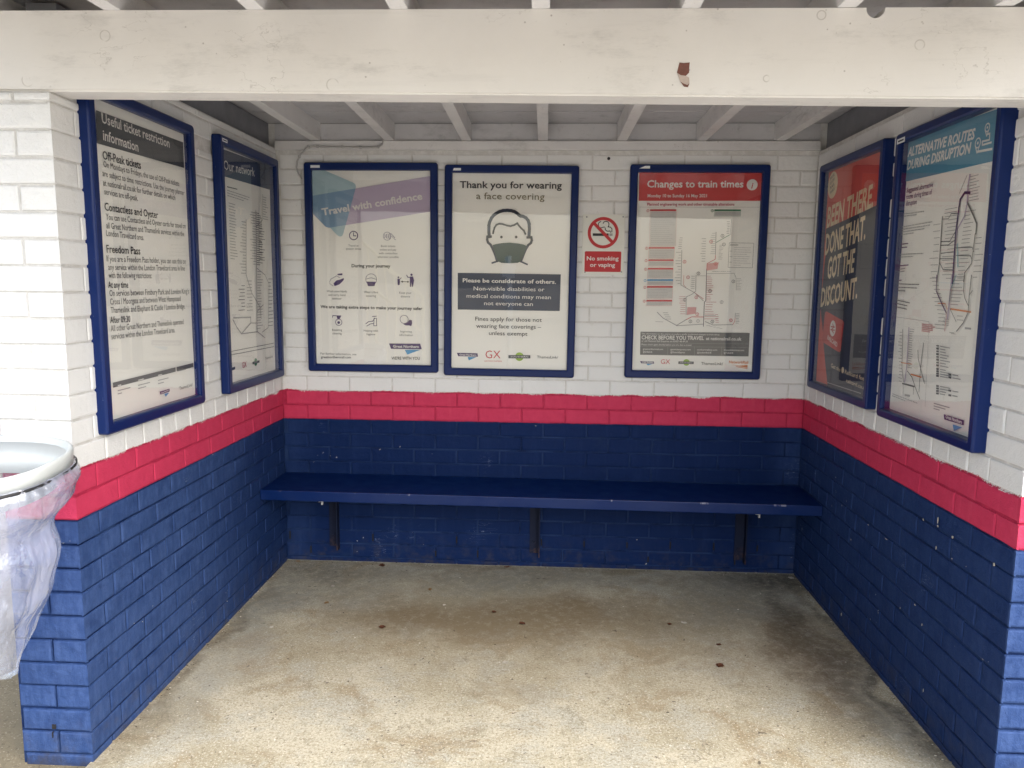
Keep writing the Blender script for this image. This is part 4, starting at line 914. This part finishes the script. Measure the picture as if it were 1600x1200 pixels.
for a in ((597, 883.5, .034, 0, 'curled reddish brown dead leaf against the back wall, left of centre'), (1125, 1040, .030, 0, 'dark brown dead leaf alone on the right part of the floor'),
          (816, 974, .026, 0, 'brown dead leaf in the brown stain at the middle of the floor'), (597, 980, .026, 0, 'brown dead leaf left of the floor stains'),
          (792, 886, .026, 0, 'thin brown leaf at the foot of the back wall under the middle bracket'), (772, 956, .020, 0, 'small dark leaf above the brown stain'),
          (672, 921, .022, 1, 'pale orange leaf on the floor in front of the bench, left of centre'), (510, 942, .022, 1, 'narrow yellow leaf on the left side of the floor'),
          (466, 877, .020, 1, 'tan leaf in the left back corner'), (1046, 975, .018, 0, 'small round dark leaf beside a pale scrap'),
          (1123, 1007, .018, 0, 'smallest dark leaf above the lone brown leaf on the right')):
    leaf(*a)
for a in ((520, 915.5, .020, 2, 'white scrap of paper on the left of the floor'), (1236, 903, .026, 2, 'white scrap in the right back corner'), (1069, 973, .022, 2, 'pale thin scrap right of centre on the floor'),
          (790, 1035, .022, 2, 'pale flat scrap at the centre of the floor'), (694, 945, .014, 2, 'tiny pale scrap beside the left brown stain'), (424, 980, .018, 2, 'tiny pale scrap near the foot of the left wall')):
    leaf(*a, kind='paper_scrap', cat='litter', curl=.2)

# grit swept against the foot of the walls and loose on the slab
bm = bmesh.new()
for i in range(1500):
    q = random.random()
    if q < .30: x, y = random.uniform(.01, W-.01), -.008-abs(random.gauss(0, .022))
    elif q < .45: x, y = .008+abs(random.gauss(0, .018)), random.uniform(-1.75, -.01)
    elif q < .60: x, y = W-.008-abs(random.gauss(0, .022)), random.uniform(-1.75, -.01)
    else: x, y = random.uniform(.05, W-.05), random.uniform(-1.9, -.05)
    r = random.choice((.0008, .0012, .0012, .0018, .0028))*random.uniform(.7, 1.3); a = random.uniform(0, 6.28); h = r*random.uniform(.5, 1.1)
    n = 5; base = [bm.verts.new((x+r*random.uniform(.7, 1.3)*math.cos(a+2*math.pi*k/n)*1.3, y+r*random.uniform(.7, 1.3)*math.sin(a+2*math.pi*k/n), .0004)) for k in range(n)]
    t = bm.verts.new((x+random.uniform(-r, r)*.3, y+random.uniform(-r, r)*.3, h)); mi = random.choice((0, 0, 1, 1, 2))
    for k in range(n): bm.faces.new((base[k], base[(k+1) % n], t)).material_index = mi
tag(obj('floor_grit', bm, [plain('dark_grit', (.07, .05, .035), .9), plain('tan_grit', (.34, .28, .18), .9), plain('pale_grit', (.66, .62, .52), .9)], recalc=False), 'loose grit and crumbs along the foot of the walls', 'grit', kind='stuff')

# ------------------------------------------------------------------ across the platform: what the poster panes mirror
YEL = plain('pale_yellow_railing_paint', (.82, .72, .42), .5)
RL = thing('stair_railing', 'pale yellow footbridge stair railing standing across the platform', 'railing')
yy = -8.2; hz = lambda x: 2.95-.85*(x+2.6)
bm = bmesh.new(); tube(bm, [(-3.4, yy, hz(-3.4)), (-.62, yy, hz(-.62)), (-.62, yy, .0)], .035, 10); obj('handrail', bm, YEL, RL, True)
bm = bmesh.new(); tube(bm, [(-3.4, yy, hz(-3.4)-.55), (-.66, yy, hz(-.66)-.55)], .025, 8); obj('rail', bm, YEL, RL, True)
for i in range(17):
    x = -3.3+i*.16; bm = bmesh.new(); tube(bm, [(x, yy, -.005), (x, yy, hz(x))], .013 if i % 6 else .03, 8); obj('baluster', bm, YEL, RL, True)
PS = thing('platform_sign', 'white post with a round white sign across the platform', 'sign')
WP = plain('white_post_paint', (.75, .76, .76), .5)
bm = bmesh.new(); tube(bm, [(.75, -8, -.005), (.75, -8, 1.9)], .04, 14); obj('post', bm, WP, PS, True)
bm = bmesh.new(); bmesh.ops.create_cone(bm, cap_ends=True, segments=32, radius1=.115, radius2=.115, depth=.02, matrix=Matrix.Translation((.75, -7.94, 1.34)) @ Matrix.Rotation(R(90), 4, 'X')); obj('disc', bm, WP, PS)
bm = bmesh.new(); box(bm, (.66, -7.955, 1.6), (.84, -7.935, 1.78), bevel=.004); obj('plate', bm, WP, PS)
